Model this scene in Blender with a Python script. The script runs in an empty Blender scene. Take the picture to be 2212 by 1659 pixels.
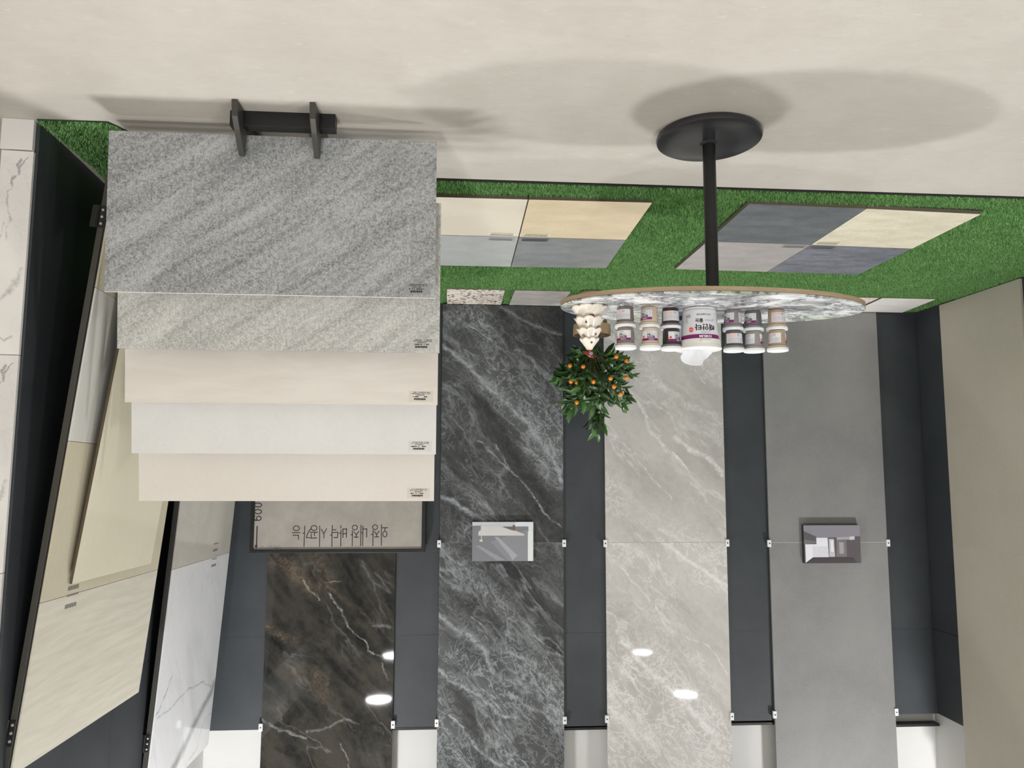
import bpy, bmesh, math, random
import numpy as np
from mathutils import Vector, Matrix
R = random.Random(7)
C = bpy.context.scene.collection
SC = bpy.context.scene
PI = math.pi

# ------------------------------------------------------------------ camera (the photograph was taken upside down)
yaw, pitch, roll = -0.0754, 0.109, 0.0036
fwd = Vector((math.sin(yaw) * math.cos(pitch), math.cos(yaw) * math.cos(pitch), -math.sin(pitch)))
right = Vector((math.cos(yaw), -math.sin(yaw), 0))
up = right.cross(fwd)
r2 = math.cos(roll) * right + math.sin(roll) * up
u2 = -math.sin(roll) * right + math.cos(roll) * up
cam_d = bpy.data.cameras.new('camera')
cam_d.sensor_width = 36.0
cam_d.lens = 1661 * 36 / 2212
cam = bpy.data.objects.new('camera', cam_d)
C.objects.link(cam)
M = Matrix.Identity(4)
for i in range(3):
    M[i][0], M[i][1], M[i][2] = -r2[i], -u2[i], -fwd[i]
M[2][3] = 1.296
cam.matrix_world = M
cam_d.clip_start = 0.05
SC.camera = cam

# ------------------------------------------------------------------ world, exposure, light levels
w = bpy.data.worlds.new('world')
w.use_nodes = True
w.node_tree.nodes['Background'].inputs[0].default_value = (0.8, 0.85, 0.9, 1)
w.node_tree.nodes['Background'].inputs[1].default_value = 0.05
SC.world = w
SC.view_settings.view_transform = 'Standard'
SC.view_settings.look = 'None'
SC.view_settings.gamma = 1.0
SC.view_settings.use_curve_mapping = False
SC.view_settings.exposure = 0.0
SC.cycles.use_denoising = True
SC.cycles.max_bounces = 8
SC.cycles.diffuse_bounces = 5
SC.cycles.sample_clamp_indirect = 6.0
LAMP = 405.0
LAMP_Z = 4.99
CEIL_Z = 5.06
TOP_Z = 3.73                                  # top of the showroom partitions
LAMP_COL = (1.0, 0.997, 0.995)

# ------------------------------------------------------------------ helpers
def lin(r, g, b):
    f = lambda c: (c / 255 / 12.92) if c / 255 <= 0.04045 else ((c / 255 + 0.055) / 1.055) ** 2.4
    return (f(r), f(g), f(b), 1.0)

def mesh_obj(name, verts, faces, mat=None, parent=None, smooth=False, loc=None):
    me = bpy.data.meshes.new(name)
    me.from_pydata([tuple(v) for v in verts], [], faces)
    me.validate()
    me.update()
    if smooth:
        me.polygons.foreach_set('use_smooth', [True] * len(me.polygons))
    o = bpy.data.objects.new(name, me)
    C.objects.link(o)
    if mat is not None:
        for m in (mat if isinstance(mat, (list, tuple)) else [mat]):
            me.materials.append(m)
    if loc is not None:
        o.location = loc
    if parent is not None:
        o.parent = parent
    return o

class MB:
    """collects simple shapes, then builds them as one mesh"""
    def __init__(s):
        s.v, s.f, s.mi = [], [], []
        s.m = 0
    def add(s, verts, faces):
        n = len(s.v)
        s.v += [tuple(v) for v in verts]
        s.f += [tuple(i + n for i in f) for f in faces]
        s.mi += [s.m] * len(faces)
        return s
    def box(s, x0, x1, y0, y1, z0, z1):
        v = [(x0, y0, z0), (x1, y0, z0), (x1, y1, z0), (x0, y1, z0), (x0, y0, z1), (x1, y0, z1), (x1, y1, z1), (x0, y1, z1)]
        f = [(0, 3, 2, 1), (4, 5, 6, 7), (0, 1, 5, 4), (1, 2, 6, 5), (2, 3, 7, 6), (3, 0, 4, 7)]
        return s.add(v, f)
    def prism(s, prof, a0, a1, axis):
        """profile polygon extruded along an axis: axis 'x' -> prof (y,z); 'y' -> (x,z); 'z' -> (x,y)"""
        n = len(prof)
        def P(p, a):
            return {'x': (a, p[0], p[1]), 'y': (p[0], a, p[1]), 'z': (p[0], p[1], a)}[axis]
        v = [P(p, a0) for p in prof] + [P(p, a1) for p in prof]
        f = [tuple(range(n))[::-1], tuple(range(n, 2 * n))] + [(i, (i + 1) % n, n + (i + 1) % n, n + i) for i in range(n)]
        return s.add(v, f)
    def lathe(s, prof, cx=0, cy=0, n=40, sx=1, sy=1, cap=True):
        k = len(prof)
        v = []
        for i in range(n):
            a = 2 * PI * i / n
            for r, z in prof:
                v.append((cx + r * sx * math.cos(a), cy + r * sy * math.sin(a), z))
        f = []
        for i in range(n):
            j = (i + 1) % n
            for q in range(k - 1):
                f.append((i * k + q, j * k + q, j * k + q + 1, i * k + q + 1))
        if cap:
            f.append(tuple(i * k for i in range(n))[::-1])
            f.append(tuple(i * k + k - 1 for i in range(n)))
        return s.add(v, f)
    def tube(s, pts, r, n=8, r1=None):
        pts = [Vector(p) for p in pts]
        v = []
        for i, p in enumerate(pts):
            d = (pts[min(i + 1, len(pts) - 1)] - pts[max(i - 1, 0)]).normalized()
            a = d.orthogonal().normalized()
            if i and abs(pa.dot(d)) < 0.95:
                a = (pa - d * pa.dot(d)).normalized()
            pa = a
            b = d.cross(a)
            rr = r if r1 is None else r + (r1 - r) * i / (len(pts) - 1)
            v += [tuple(p + rr * (a * math.cos(2 * PI * j / n) + b * math.sin(2 * PI * j / n))) for j in range(n)]
        f = []
        for i in range(len(pts) - 1):
            for j in range(n):
                f.append((i * n + j, i * n + (j + 1) % n, (i + 1) * n + (j + 1) % n, (i + 1) * n + j))
        f += [tuple(range(n))[::-1], tuple(range((len(pts) - 1) * n, len(pts) * n))]
        return s.add(v, f)
    def build(s, name, mat=None, parent=None, smooth=False, bevel=0, sharp=None):
        o = mesh_obj(name, s.v, s.f, mat, parent)
        me = o.data
        if s.mi and max(s.mi) > 0:
            me.polygons.foreach_set('material_index', s.mi)
        bm = bmesh.new()
        bm.from_mesh(me)
        bmesh.ops.recalc_face_normals(bm, faces=bm.faces)
        bm.to_mesh(me)
        bm.free()
        if smooth:
            me.polygons.foreach_set('use_smooth', [True] * len(me.polygons))
            me.set_sharp_from_angle(angle=math.radians(sharp or 40))
        if bevel:
            md = o.modifiers.new('bevel', 'BEVEL')
            md.width = bevel
            md.segments = 2
            md.limit_method = 'ANGLE'
        return o

def thing(name, label, cat, loc=(0, 0, 0), rot=(0, 0, 0), group=None):
    o = bpy.data.objects.new(name, None)
    C.objects.link(o)
    o.location = loc
    o.rotation_euler = rot
    o.empty_display_size = 0.05
    return tag(o, label, cat, group)

def tag(o, label, cat, group=None):
    o['label'] = label
    o['category'] = cat
    if group:
        o['group'] = group
    return o

def struct(o):
    o['kind'] = 'structure'
    return o

# ------------------------------------------------------------------ materials
class NT:
    def __init__(s, name):
        s.m = bpy.data.materials.new(name)
        s.m.use_nodes = True
        s.t = s.m.node_tree
        s.b = s.t.nodes['Principled BSDF']
    def n(s, typ, **kw):
        nd = s.t.nodes.new(typ)
        for k, v in kw.items():
            if k.startswith('i_'):
                nd.inputs[k[2:].replace('_', ' ')].default_value = v
            else:
                setattr(nd, k, v)
        return nd
    def l(s, a, b):
        s.t.links.new(a, b)
    def math(s, op, a, b=None, c=None, clamp=False):
        nd = s.n('ShaderNodeMath', operation=op, use_clamp=clamp)
        for i, x in enumerate((a, b, c)):
            if x is None:
                continue
            if isinstance(x, (int, float)):
                nd.inputs[i].default_value = x
            else:
                s.l(x, nd.inputs[i])
        return nd.outputs[0]
    def rng(s, x, a, b, c=0.0, d=1.0, smooth=True):
        nd = s.n('ShaderNodeMapRange')
        if smooth:
            nd.interpolation_type = 'SMOOTHSTEP'
        s.l(x, nd.inputs[0])
        for i, v in enumerate((a, b, c, d)):
            nd.inputs[i + 1].default_value = v
        return nd.outputs[0]
    def coord(s, rot=(0, 0, 0), scale=(1, 1, 1), loc=(0, 0, 0), out='Object'):
        tc = s.n('ShaderNodeTexCoord')
        mp = s.n('ShaderNodeMapping')
        mp.inputs['Location'].default_value = loc
        mp.inputs['Rotation'].default_value = rot
        mp.inputs['Scale'].default_value = scale
        s.l(tc.outputs[out], mp.inputs[0])
        return mp.outputs[0]
    def vec(s, op, a, b):
        nd = s.n('ShaderNodeVectorMath', operation=op)
        s.l(a, nd.inputs[0])
        if isinstance(b, (tuple, list)):
            nd.inputs[1].default_value = b
        elif isinstance(b, (int, float)):
            nd.inputs['Scale'].default_value = b
        else:
            s.l(b, nd.inputs[1])
        return nd.outputs[0]
    def noise(s, v, scale, detail=4, rough=0.55, dist=0.0):
        nd = s.n('ShaderNodeTexNoise')
        nd.inputs['Scale'].default_value = scale
        nd.inputs['Detail'].default_value = detail
        nd.inputs['Roughness'].default_value = rough
        nd.inputs['Distortion'].default_value = dist
        s.l(v, nd.inputs['Vector'])
        return nd
    def mix(s, fac, a, b):
        nd = s.n('ShaderNodeMix', data_type='RGBA')
        if isinstance(fac, (int, float)):
            nd.inputs[0].default_value = fac
        else:
            s.l(fac, nd.inputs[0])
        for i, x in ((6, a), (7, b)):
            if isinstance(x, tuple):
                nd.inputs[i].default_value = x
            else:
                s.l(x, nd.inputs[i])
        return nd.outputs[2]
    def warp(s, v, scale, amt, detail=3):
        n = s.noise(v, scale, detail)
        d = s.vec('SUBTRACT', n.outputs['Color'], (0.5, 0.5, 0.5))
        d = s.vec('SCALE', d, amt)
        return s.vec('ADD', v, d)
    def ridge(s, v, scale, width, detail=4, rough=0.55, dist=0.0, power=1.5):
        f = s.noise(v, scale, detail, rough, dist).outputs[0]
        a = s.math('ABSOLUTE', s.math('SUBTRACT', f, 0.5))
        k = s.rng(a, 0.0, width, 1.0, 0.0, smooth=False)
        return s.math('POWER', k, power)
    def bump(s, h, strength, dist=0.002):
        nd = s.n('ShaderNodeBump')
        nd.inputs['Strength'].default_value = strength
        nd.inputs['Distance'].default_value = dist
        s.l(h, nd.inputs['Height'])
        s.l(nd.outputs[0], s.b.inputs['Normal'])
    def set(s, color=None, rough=None, metal=None, spec=None, coat=None):
        for k, v in (('Base Color', color), ('Roughness', rough), ('Metallic', metal), ('Specular IOR Level', spec), ('Coat Weight', coat)):
            if v is None:
                continue
            if isinstance(v, (int, float, tuple)):
                s.b.inputs[k].default_value = v
            else:
                s.l(v, s.b.inputs[k])
        return s.m

def plain(name, rgb, rough=0.5, metal=0.0, spec=0.5, var=0.06, scale=6.0):
    """a nearly plain procedural material with a little tonal variation"""
    t = NT(name)
    v = t.coord()
    f = t.noise(v, scale, 3).outputs[0]
    c = lin(*rgb)
    lo = tuple(x * (1 - var) for x in c[:3]) + (1,)
    hi = tuple(min(1, x * (1 + var)) for x in c[:3]) + (1,)
    return t.set(t.mix(f, lo, hi), rough, metal, spec)

def path_mask(t, v, paths, plane):
    """veins along hand-read polylines (object coordinates), roughened by noise"""
    keep = (1, 0, 1) if plane == 'xz' else (0, 1, 1)
    w = t.warp(t.warp(t.warp(v, 3.5, 0.085, 3), 14.0, 0.040, 4), 48.0, 0.016, 3)
    w = t.vec('MULTIPLY', w, keep)
    fib = t.ridge(t.warp(v, 5.0, 0.12, 3), 13.0, 0.075, 5, 0.65, 1.2, 1.2)
    fib = t.math('ADD', t.math('MULTIPLY', fib, 0.85), t.math('MULTIPLY', t.noise(v, 60, 3, 0.7).outputs[0], 0.45))
    amp = t.math('MULTIPLY', t.rng(t.noise(v, 6.0, 3).outputs[0], 0.30, 0.60, 0.40, 1.0), t.rng(t.noise(v, 26.0, 4, 0.7).outputs[0], 0.36, 0.62, 0.15, 1.0))
    fray = t.rng(t.noise(v, 34.0, 4, 0.7).outputs[0], 0.36, 0.62, 0.25, 1.0)
    out = None
    for pts, wd, st in paths:
        dmin = None
        for a, b in zip(pts[:-1], pts[1:]):
            A = (a[0], 0, a[1]) if plane == 'xz' else (0, a[0], a[1])
            B = (b[0], 0, b[1]) if plane == 'xz' else (0, b[0], b[1])
            d = Vector(B) - Vector(A)
            ln = d.length
            d = tuple(d / ln)
            q = t.vec('SUBTRACT', w, A)
            dt = t.n('ShaderNodeVectorMath', operation='DOT_PRODUCT')
            t.l(q, dt.inputs[0]); dt.inputs[1].default_value = d
            u = t.math('MINIMUM', t.math('MAXIMUM', dt.outputs['Value'], 0.0), ln)
            sc = t.n('ShaderNodeVectorMath', operation='SCALE')
            sc.inputs[0].default_value = d
            t.l(u, sc.inputs['Scale'])
            q2 = t.vec('SUBTRACT', q, sc.outputs[0])
            le = t.n('ShaderNodeVectorMath', operation='LENGTH')
            t.l(q2, le.inputs[0])
            dmin = le.outputs['Value'] if dmin is None else t.math('MINIMUM', dmin, le.outputs['Value'])
        f = t.rng(dmin, 0.0, wd, st, 0.0)
        if wd > 0.04:
            f = t.math('MULTIPLY', f, fib if plane == 'xz' else t.math('ADD', t.math('MULTIPLY', t.noise(v, 9.0, 5, 0.65).outputs[0], 0.95), 0.35))
        elif wd > 0.016:
            f = t.math('MULTIPLY', f, t.math('ADD', t.math('MULTIPLY', fib, 0.5), t.math('MULTIPLY', fray, 0.5)))
        else:
            f = t.math('MULTIPLY', f, amp)
        out = f if out is None else t.math('MAXIMUM', out, f)
    return out

def marble(name, lo, hi, vein, ang, loc=(0, 0, 0), stretch=(0.55, 1, 1.5), main=0.055, fine=0.05, amt=(0.8, 0.6), rough=0.12, mscale=1.3, fscale=5.0,
           band=(0.47, 0.62), extra=None, axis='y', basevar=1.6, spec=0.5, paths=None, pcol=None, tans=None, plane='xz', gain=1.0):
    t = NT(name)
    rot = (0, ang, 0) if axis == 'y' else (0, 0, ang)
    if axis == 'x':
        rot = (ang, 0, 0)
    v0 = t.coord(loc=loc)
    vp = t.coord()
    mp = t.n('ShaderNodeMapping')
    mp.vector_type = 'TEXTURE'
    mp.inputs['Rotation'].default_value = rot
    t.l(v0, mp.inputs[0])
    sv = t.vec('MULTIPLY', mp.outputs[0], stretch)
    wv = t.warp(sv, 1.7, 0.45, 4)
    wv2 = t.warp(wv, 6.0, 0.10, 3)
    # cloudy ground
    g = t.noise(wv, basevar, 8, 0.62).outputs[0]
    g2 = t.noise(v0, 22, 4, 0.6).outputs[0]
    gg = t.math('ADD', t.math('MULTIPLY', g, 0.8), t.math('MULTIPLY', g2, 0.2))
    base = t.mix(t.rng(gg, 0.34, 0.66), lin(*lo), lin(*hi))
    # bands in which the veins gather
    bandm = t.rng(t.noise(wv, 0.9, 3).outputs[0], band[0], band[1])
    r1 = t.ridge(wv2, mscale, main, 5, 0.6, 0.3, 2.0)
    v0w = t.warp(v0, 3.0, 0.25, 4)
    r2_ = t.ridge(t.vec('MULTIPLY', v0w, (1, 1, 1)), fscale, fine, 6, 0.62, 1.4, 1.6)
    r3 = t.ridge(t.vec('ADD', wv2, (3.1, 1.7, 5.3)), fscale * 0.9, fine, 6, 0.6, 1.0, 1.5)
    fv = t.math('MULTIPLY', t.math('MAXIMUM', r2_, r3), t.math('ADD', t.math('MULTIPLY', bandm, 0.9), 0.10))
    soft = t.math('MULTIPLY', bandm, 0.16)
    mv = t.math('MULTIPLY', r1, t.rng(t.noise(wv, 2.1, 2).outputs[0], 0.38, 0.62))
    vv = t.math('ADD', t.math('ADD', t.math('MULTIPLY', mv, amt[0]), t.math('MULTIPLY', fv, amt[1])), soft, clamp=True)
    col = t.mix(vv, base, lin(*vein))
    if tans:
        ta = path_mask(t, vp, tans, plane)
        g3 = t.rng(t.noise(wv2, 5.0, 6, 0.65).outputs[0], 0.40, 0.62)
        col = t.mix(t.math('MULTIPLY', t.math('MULTIPLY', ta, g3), 0.75), col, lin(*pcol))
    if paths:
        pm = path_mask(t, vp, paths, plane)
        col = t.mix(t.math('MULTIPLY', pm, gain, clamp=True), col, lin(*vein))
    if extra:
        ex = t.math('MULTIPLY', t.ridge(t.vec('ADD', wv2, (7.7, 2.2, 1.1)), 1.0, 0.018, 5, 0.65, 0.2, 1.2), extra[1])
        col = t.mix(ex, col, lin(*extra[0]))
    return t.set(col, rough, 0, spec)
# ------------------------------------------------------------------ material library
def mottled(name, lo, hi, scale=3.0, rough=0.4, fine=60.0, stretch=(1, 1, 1), bump=0.0, detail=6, spec=0.5, finew=0.3):
    t = NT(name)
    v = t.coord()
    sv = t.vec('MULTIPLY', v, stretch)
    a = t.noise(t.warp(sv, scale, 0.2), scale, detail, 0.6).outputs[0]
    b = t.noise(v, fine, 3, 0.6).outputs[0]
    g = t.math('ADD', t.math('MULTIPLY', a, 1 - finew), t.math('MULTIPLY', b, finew))
    if bump:
        t.bump(g, bump)
    return t.set(t.mix(t.rng(g, 0.33, 0.67), lin(*lo), lin(*hi)), rough, 0, spec)

def floor_material():
    t = NT('beige_stone_floor')
    v = t.coord()
    a = t.noise(t.warp(v, 1.2, 0.4), 1.6, 7, 0.62).outputs[0]
    b = t.noise(t.vec('MULTIPLY', v, (4, 9, 1)), 2.6, 6, 0.68, 0.8).outputs[0]
    g = t.math('ADD', t.math('MULTIPLY', a, 0.65), t.math('MULTIPLY', b, 0.35))
    col = t.mix(t.rng(g, 0.32, 0.68), lin(174, 169, 160), lin(187, 182, 174))
    pit = t.rng(t.noise(t.vec('MULTIPLY', v, (1, 2.2, 1)), 21, 4, 0.72).outputs[0], 0.66, 0.73)
    col = t.mix(t.math('MULTIPLY', pit, 0.45), col, lin(138, 128, 114))
    light = t.rng(t.noise(t.vec('MULTIPLY', v, (1, 2.2, 1)), 15, 5, 0.72).outputs[0], 0.60, 0.70)
    col = t.mix(t.math('MULTIPLY', light, 0.4), col, lin(205, 201, 193))
    h = t.noise(t.vec('MULTIPLY', v, (1, 2.5, 1)), 14, 6, 0.65).outputs[0]
    t.bump(h, 0.25, 0.004)
    return t.set(col, 0.42, 0, 0.4)

def granite(name, lo, hi, dark, ang):
    t = NT(name)
    v = t.coord()
    mp = t.n('ShaderNodeMapping')
    mp.vector_type = 'TEXTURE'
    mp.inputs['Rotation'].default_value = (0, ang, 0)
    t.l(v, mp.inputs[0])
    sv = t.vec('MULTIPLY', mp.outputs[0], (0.9, 1, 6.5))
    a = t.noise(t.warp(sv, 2.0, 0.35), 2.2, 6, 0.62).outputs[0]
    grain = t.noise(v, 130, 2, 0.75).outputs[0]
    grain2 = t.noise(v, 55, 3, 0.7).outputs[0]
    g = t.math('ADD', t.math('MULTIPLY', a, 0.30), t.math('ADD', t.math('MULTIPLY', grain, 0.40), t.math('MULTIPLY', grain2, 0.30)))
    col = t.mix(t.rng(g, 0.36, 0.62), lin(*lo), lin(*hi))
    dk = t.rng(t.noise(t.warp(sv, 3.0, 0.25), 2.6, 6, 0.68).outputs[0], 0.54, 0.74)
    col = t.mix(t.math('MULTIPLY', dk, 0.6), col, lin(*dark))
    t.bump(grain2, 0.5, 0.003)
    return t.set(col, 0.55, 0, 0.35)

def terrazzo(name, ground, chips, scale=26):
    t = NT(name)
    v = t.coord()
    v = t.warp(v, 30, 0.02)
    vo = t.n('ShaderNodeTexVoronoi', feature='F1')
    vo.inputs['Scale'].default_value = scale
    t.l(v, vo.inputs['Vector'])
    sp = t.n('ShaderNodeSeparateColor')
    t.l(vo.outputs['Color'], sp.inputs[0])
    cr = t.n('ShaderNodeValToRGB')
    cr.color_ramp.interpolation = 'CONSTANT'
    e = cr.color_ramp.elements
    e[0].position, e[0].color = 0.0, lin(*ground)
    e[1].position, e[1].color = 0.25, lin(*chips[0])
    for i, c in enumerate(chips[1:]):
        q = e.new(0.25 + 0.7 * (i + 1) / len(chips))
        q.color = lin(*c)
    t.l(sp.outputs[0], cr.inputs[0])
    inside = t.rng(vo.outputs['Distance'], 0.42, 0.50, 1.0, 0.0)
    col = t.mix(inside, lin(*ground), cr.outputs[0])
    return t.set(col, 0.35)

def striated(name, lo, hi, axis_scale, rough=0.25, scale=2.0):
    t = NT(name)
    v = t.coord()
    sv = t.vec('MULTIPLY', t.warp(v, 1.5, 0.06), axis_scale)
    a = t.noise(sv, scale, 6, 0.6, 0.3).outputs[0]
    return t.set(t.mix(t.rng(a, 0.3, 0.7), lin(*lo), lin(*hi)), rough)

MT = {}
MT['floor'] = floor_material()
MT['charcoal'] = mottled('charcoal_tile', (55, 59, 63), (65, 69, 73), 2.5, 0.42, 130.0, spec=0.4)
MT['white_wall'] = plain('white_paint', (213, 213, 211), 0.6, var=0.015)
MT['ceiling'] = plain('ceiling_paint', (225, 223, 218), 0.7, var=0.02)
MT['beige_wall'] = mottled('beige_plaster', (196, 188, 172), (206, 198, 182), 1.5, 0.5)
MT['black_metal'] = plain('black_powder_coated_steel', (23, 24, 25), 0.42, 0.0, 0.45)
MT['black_line'] = plain('black_gap_strip', (14, 12, 13), 0.5)
MT['dark_grey_metal'] = plain('dark_grey_steel', (70, 68, 65), 0.4, 0.3)
MT['olive_edge'] = plain('dark_olive_steel_edge', (66, 64, 59), 0.5)
MT['white_plastic'] = plain('white_plastic', (236, 237, 238), 0.3, var=0.01)
MT['cream_plastic'] = plain('off_white_plastic', (233, 231, 226), 0.32, var=0.01)
VEINS = {'lo1':[([(0.091,0.355),(-0.129,0.524),(-0.276,0.681),(-0.435,0.838),(-0.581,0.946),(-0.703,1.114),(-0.776,1.235),(-0.836,1.402)],0.028,1.0),([(-0.251,0.62),(-0.362,0.741),(-0.484,0.862)],0.075,0.55),([(-0.63,1.006),(-0.728,1.126),(-0.788,1.247)],0.07,0.55),([(0.087,1.523),(-0.02,1.57),(-0.175,1.664),(-0.259,1.723)],0.03,0.9),([(-0.195,1.093),(-0.437,1.308),(-0.534,1.427),(-0.606,1.498),(-0.751,1.688),(-0.835,1.747)],0.012,0.75),([(-0.482,0.371),(-0.581,0.444),(-0.679,0.541),(-0.778,0.626)],0.022,0.55),([(-0.358,0.025),(-0.531,0.134),(-0.642,0.194),(-0.828,0.241)],0.02,0.45),([(0.08,0.293),(-0.03,0.329),(-0.062,0.476)],0.03,0.45),([(-0.315,1.117),(-0.376,1.2),(-0.431,1.296)],0.009,0.7),([(0.048,0.891),(-0.049,0.974),(-0.147,1.178)],0.01,0.45)],'up1':[([(0.092,2.388),(-0.024,2.477),(-0.145,2.566),(-0.226,2.645),(-0.327,2.83)],0.03,0.9),([(-0.074,2.516),(-0.175,2.586),(-0.246,2.664)],0.06,0.5),([(0.092,2.785),(0.021,2.872),(-0.099,2.922),(-0.248,3.011),(-0.368,3.119),(-0.488,3.15)],0.022,0.85),([(0.091,2.795),(-0.048,2.874),(-0.148,2.952)],0.08,0.5),([(-0.438,2.967),(-0.568,3.056),(-0.699,3.125),(-0.819,3.271)],0.022,0.7),([(-0.447,2.706),(-0.497,2.794),(-0.507,2.862)],0.008,0.8),([(-0.567,2.522),(-0.699,2.622),(-0.831,2.711)],0.009,0.7),([(-0.002,3.112),(-0.102,3.218),(-0.192,3.352),(-0.291,3.43),(-0.37,3.497)],0.016,0.8),([(-0.153,2.4),(-0.244,2.489),(-0.305,2.568)],0.008,1.0),([(-0.598,2.611),(-0.83,2.848)],0.007,0.6),([(-0.317,2.868),(-0.467,2.861),(-0.538,2.959)],0.05,0.5),([(-0.415,2.304),(-0.426,2.521),(-0.487,2.716)],0.008,0.5)],'lo2':[([(-1.738,1.043),(-1.861,1.14),(-2.01,1.213),(-2.107,1.346)],0.035,0.9),([(-1.71,1.165),(-1.784,1.25),(-1.857,1.335)],0.01,1.0),([(-1.24,1.046),(-1.387,1.167),(-1.521,1.348),(-1.703,1.529)],0.01,0.6),([(-1.558,0.575),(-1.818,0.795),(-2.068,0.892)],0.045,0.5),([(-1.442,0.762),(-1.503,0.872),(-1.526,0.983),(-1.661,1.153)],0.02,0.7),([(-1.901,0.495),(-1.999,0.619)],0.008,0.7),([(-1.493,0.712),(-1.666,0.859),(-1.788,1.018)],0.015,0.55),([(-1.855,1.408),(-1.965,1.505),(-1.977,1.541)],0.02,0.5),([(-1.6,1.769),(-1.747,1.817),(-1.795,1.865)],0.03,0.6)],'up2':[([(-1.635,1.852),(-1.842,2.019),(-2.024,2.127),(-2.121,2.199)],0.022,0.95),([(-1.182,1.945),(-1.35,2.122),(-1.458,2.229),(-1.517,2.31)],0.012,0.7),([(-1.281,2.583),(-1.421,2.745),(-1.545,2.851),(-1.669,2.972),(-1.777,3.069),(-1.9,3.214),(-2.007,3.311)],0.035,0.95),([(-1.562,2.851),(-1.669,2.972),(-1.776,3.101)],0.08,0.5),([(-1.787,2.589),(-1.973,2.656),(-2.121,2.86)],0.012,0.7),([(-1.209,3.075),(-1.356,3.203),(-1.396,3.306)],0.03,0.6),([(-1.455,3.299),(-1.537,3.372)],0.04,0.5),([(-2.007,3.311),(-2.038,3.391),(-2.113,3.424)],0.02,0.5),([(-1.573,1.923),(-1.619,2.101),(-1.69,2.195)],0.015,0.5)],'up0':[([(1.096,2.126),(1.045,2.204),(0.975,2.272)],0.012,0.9),([(0.908,2.224),(0.857,2.293),(0.815,2.38),(0.764,2.477),(0.703,2.536),(0.643,2.584),(0.622,2.652),(0.514,2.692)],0.011,0.95),([(0.512,2.74),(0.461,2.855)],0.009,0.7),([(0.568,2.46),(0.449,2.471)],0.02,0.45),([(1.351,3.113),(1.234,3.189),(1.05,3.259)],0.016,0.55),([(1.042,3.212),(0.908,3.196),(0.766,3.134),(0.687,3.163)],0.016,0.5),([(0.799,3.311),(0.749,3.396),(0.738,3.461)],0.008,0.6),([(0.929,2.146),(0.822,2.128)],0.006,0.6)],'tan0':[([(1.356,1.958),(1.117,2.106),(1.017,2.175)],0.12,0.7),([(0.929,2.166),(0.788,2.283),(0.638,2.382),(0.578,2.441)],0.022,0.9),([(1.356,2.461),(1.179,2.558),(1.07,2.636)],0.05,0.6),([(1.192,2.749),(0.948,2.847),(0.895,2.99)],0.14,0.45),([(1.024,1.941),(0.972,2.039),(0.919,2.156)],0.12,0.5)],'cala':[([(5.739,2.752),(5.625,2.811),(5.474,2.869),(5.376,2.899),(5.303,2.951),(5.223,3.015),(5.082,3.058),(5.005,3.102)],0.06,0.95),([(5.718,2.949),(5.575,2.96),(5.522,3.008),(5.482,3.094),(5.346,3.118)],0.012,0.8),([(5.672,2.735),(5.562,2.715),(5.406,2.67),(5.215,2.649),(5.138,2.645),(4.977,2.661),(4.825,2.671),(4.651,2.679)],0.01,0.9),([(4.831,2.487),(4.78,2.531),(4.723,2.582),(4.65,2.642),(4.622,2.648)],0.014,0.9),([(5.032,1.884),(4.977,1.942),(4.878,2.004),(4.79,2.088)],0.006,0.45),([(5.57,1.961),(5.589,2.054),(5.574,2.143)],0.006,0.5),([(5.413,1.964),(5.385,2.048)],0.006,0.4)]}
def rel(key, cx, cz):
    return [([(x - cx, z - cz) for x, z in p], w_, s_) for p, w_, s_ in VEINS[key]]
SLAB_TOP = 3.722
def zmid(lower):
    return (0.02 + 1.8605) / 2 if lower else (1.8635 + SLAB_TOP) / 2
BRN = dict(lo=(26, 28, 28), hi=(66, 63, 58), vein=(168, 168, 164), ang=0.85, amt=(0.20, 0.12), rough=0.035, main=0.02, fine=0.022, fscale=6.5, band=(0.55, 0.75), basevar=4.5, spec=0.32, pcol=(128, 112, 94))
MT['brown_lo'] = marble('dark_brown_marble', loc=(3, 1, 2), **BRN)
MT['brown_up'] = marble('dark_brown_marble', loc=(3, 1, 4), paths=rel('up0', 0.895, zmid(0)), tans=rel('tan0', 0.895, zmid(0)), gain=0.85, **BRN)
DRK = dict(lo=(44, 45, 46), hi=(74, 74, 73), vein=(172, 178, 182), ang=0.88, main=0.03, fine=0.030, fscale=6.5, amt=(0.36, 0.60), rough=0.22, band=(0.43, 0.62), gain=1.0, spec=0.4, basevar=2.6)
MT['dark_lo'] = marble('dark_grey_marble', paths=rel('lo1', -0.3765, zmid(1)), **DRK)
MT['dark_up'] = marble('dark_grey_marble', loc=(2, 0, 5), paths=rel('up1', -0.3765, zmid(0)), **DRK)
TAU = dict(lo=(172, 169, 165), hi=(200, 197, 193), vein=(240, 239, 237), ang=0.80, main=0.03, fine=0.032, fscale=6.5, amt=(0.40, 0.58), rough=0.03, band=(0.42, 0.60), spec=0.45, gain=0.95)
MT['taupe_lo'] = marble('light_taupe_marble', loc=(5, 2, 8), paths=rel('lo2', -1.6525, zmid(1)), **TAU)
MT['taupe_up'] = marble('light_taupe_marble', loc=(5, 2, 3), paths=rel('up2', -1.6525, zmid(0)), **TAU)
MT['concrete_grey'] = mottled('plain_grey_concrete', (126, 126, 126), (142, 142, 141), 1.6, 0.42, 90.0, spec=0.4)
MT['slab_beige'] = mottled('beige_grey_stone', (194, 188, 174), (206, 200, 186), 1.2, 0.35, 80)
MT['edge_dark'] = plain('dark_tile_body', (52, 52, 52), 0.7)
MT['edge_light'] = plain('pale_tile_body', (216, 212, 204), 0.6)
MT['edge_tan'] = plain('brown_grey_tile_body', (118, 108, 92), 0.7)
MT['print'] = plain('black_ink', (38, 36, 36), 0.6)
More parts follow.
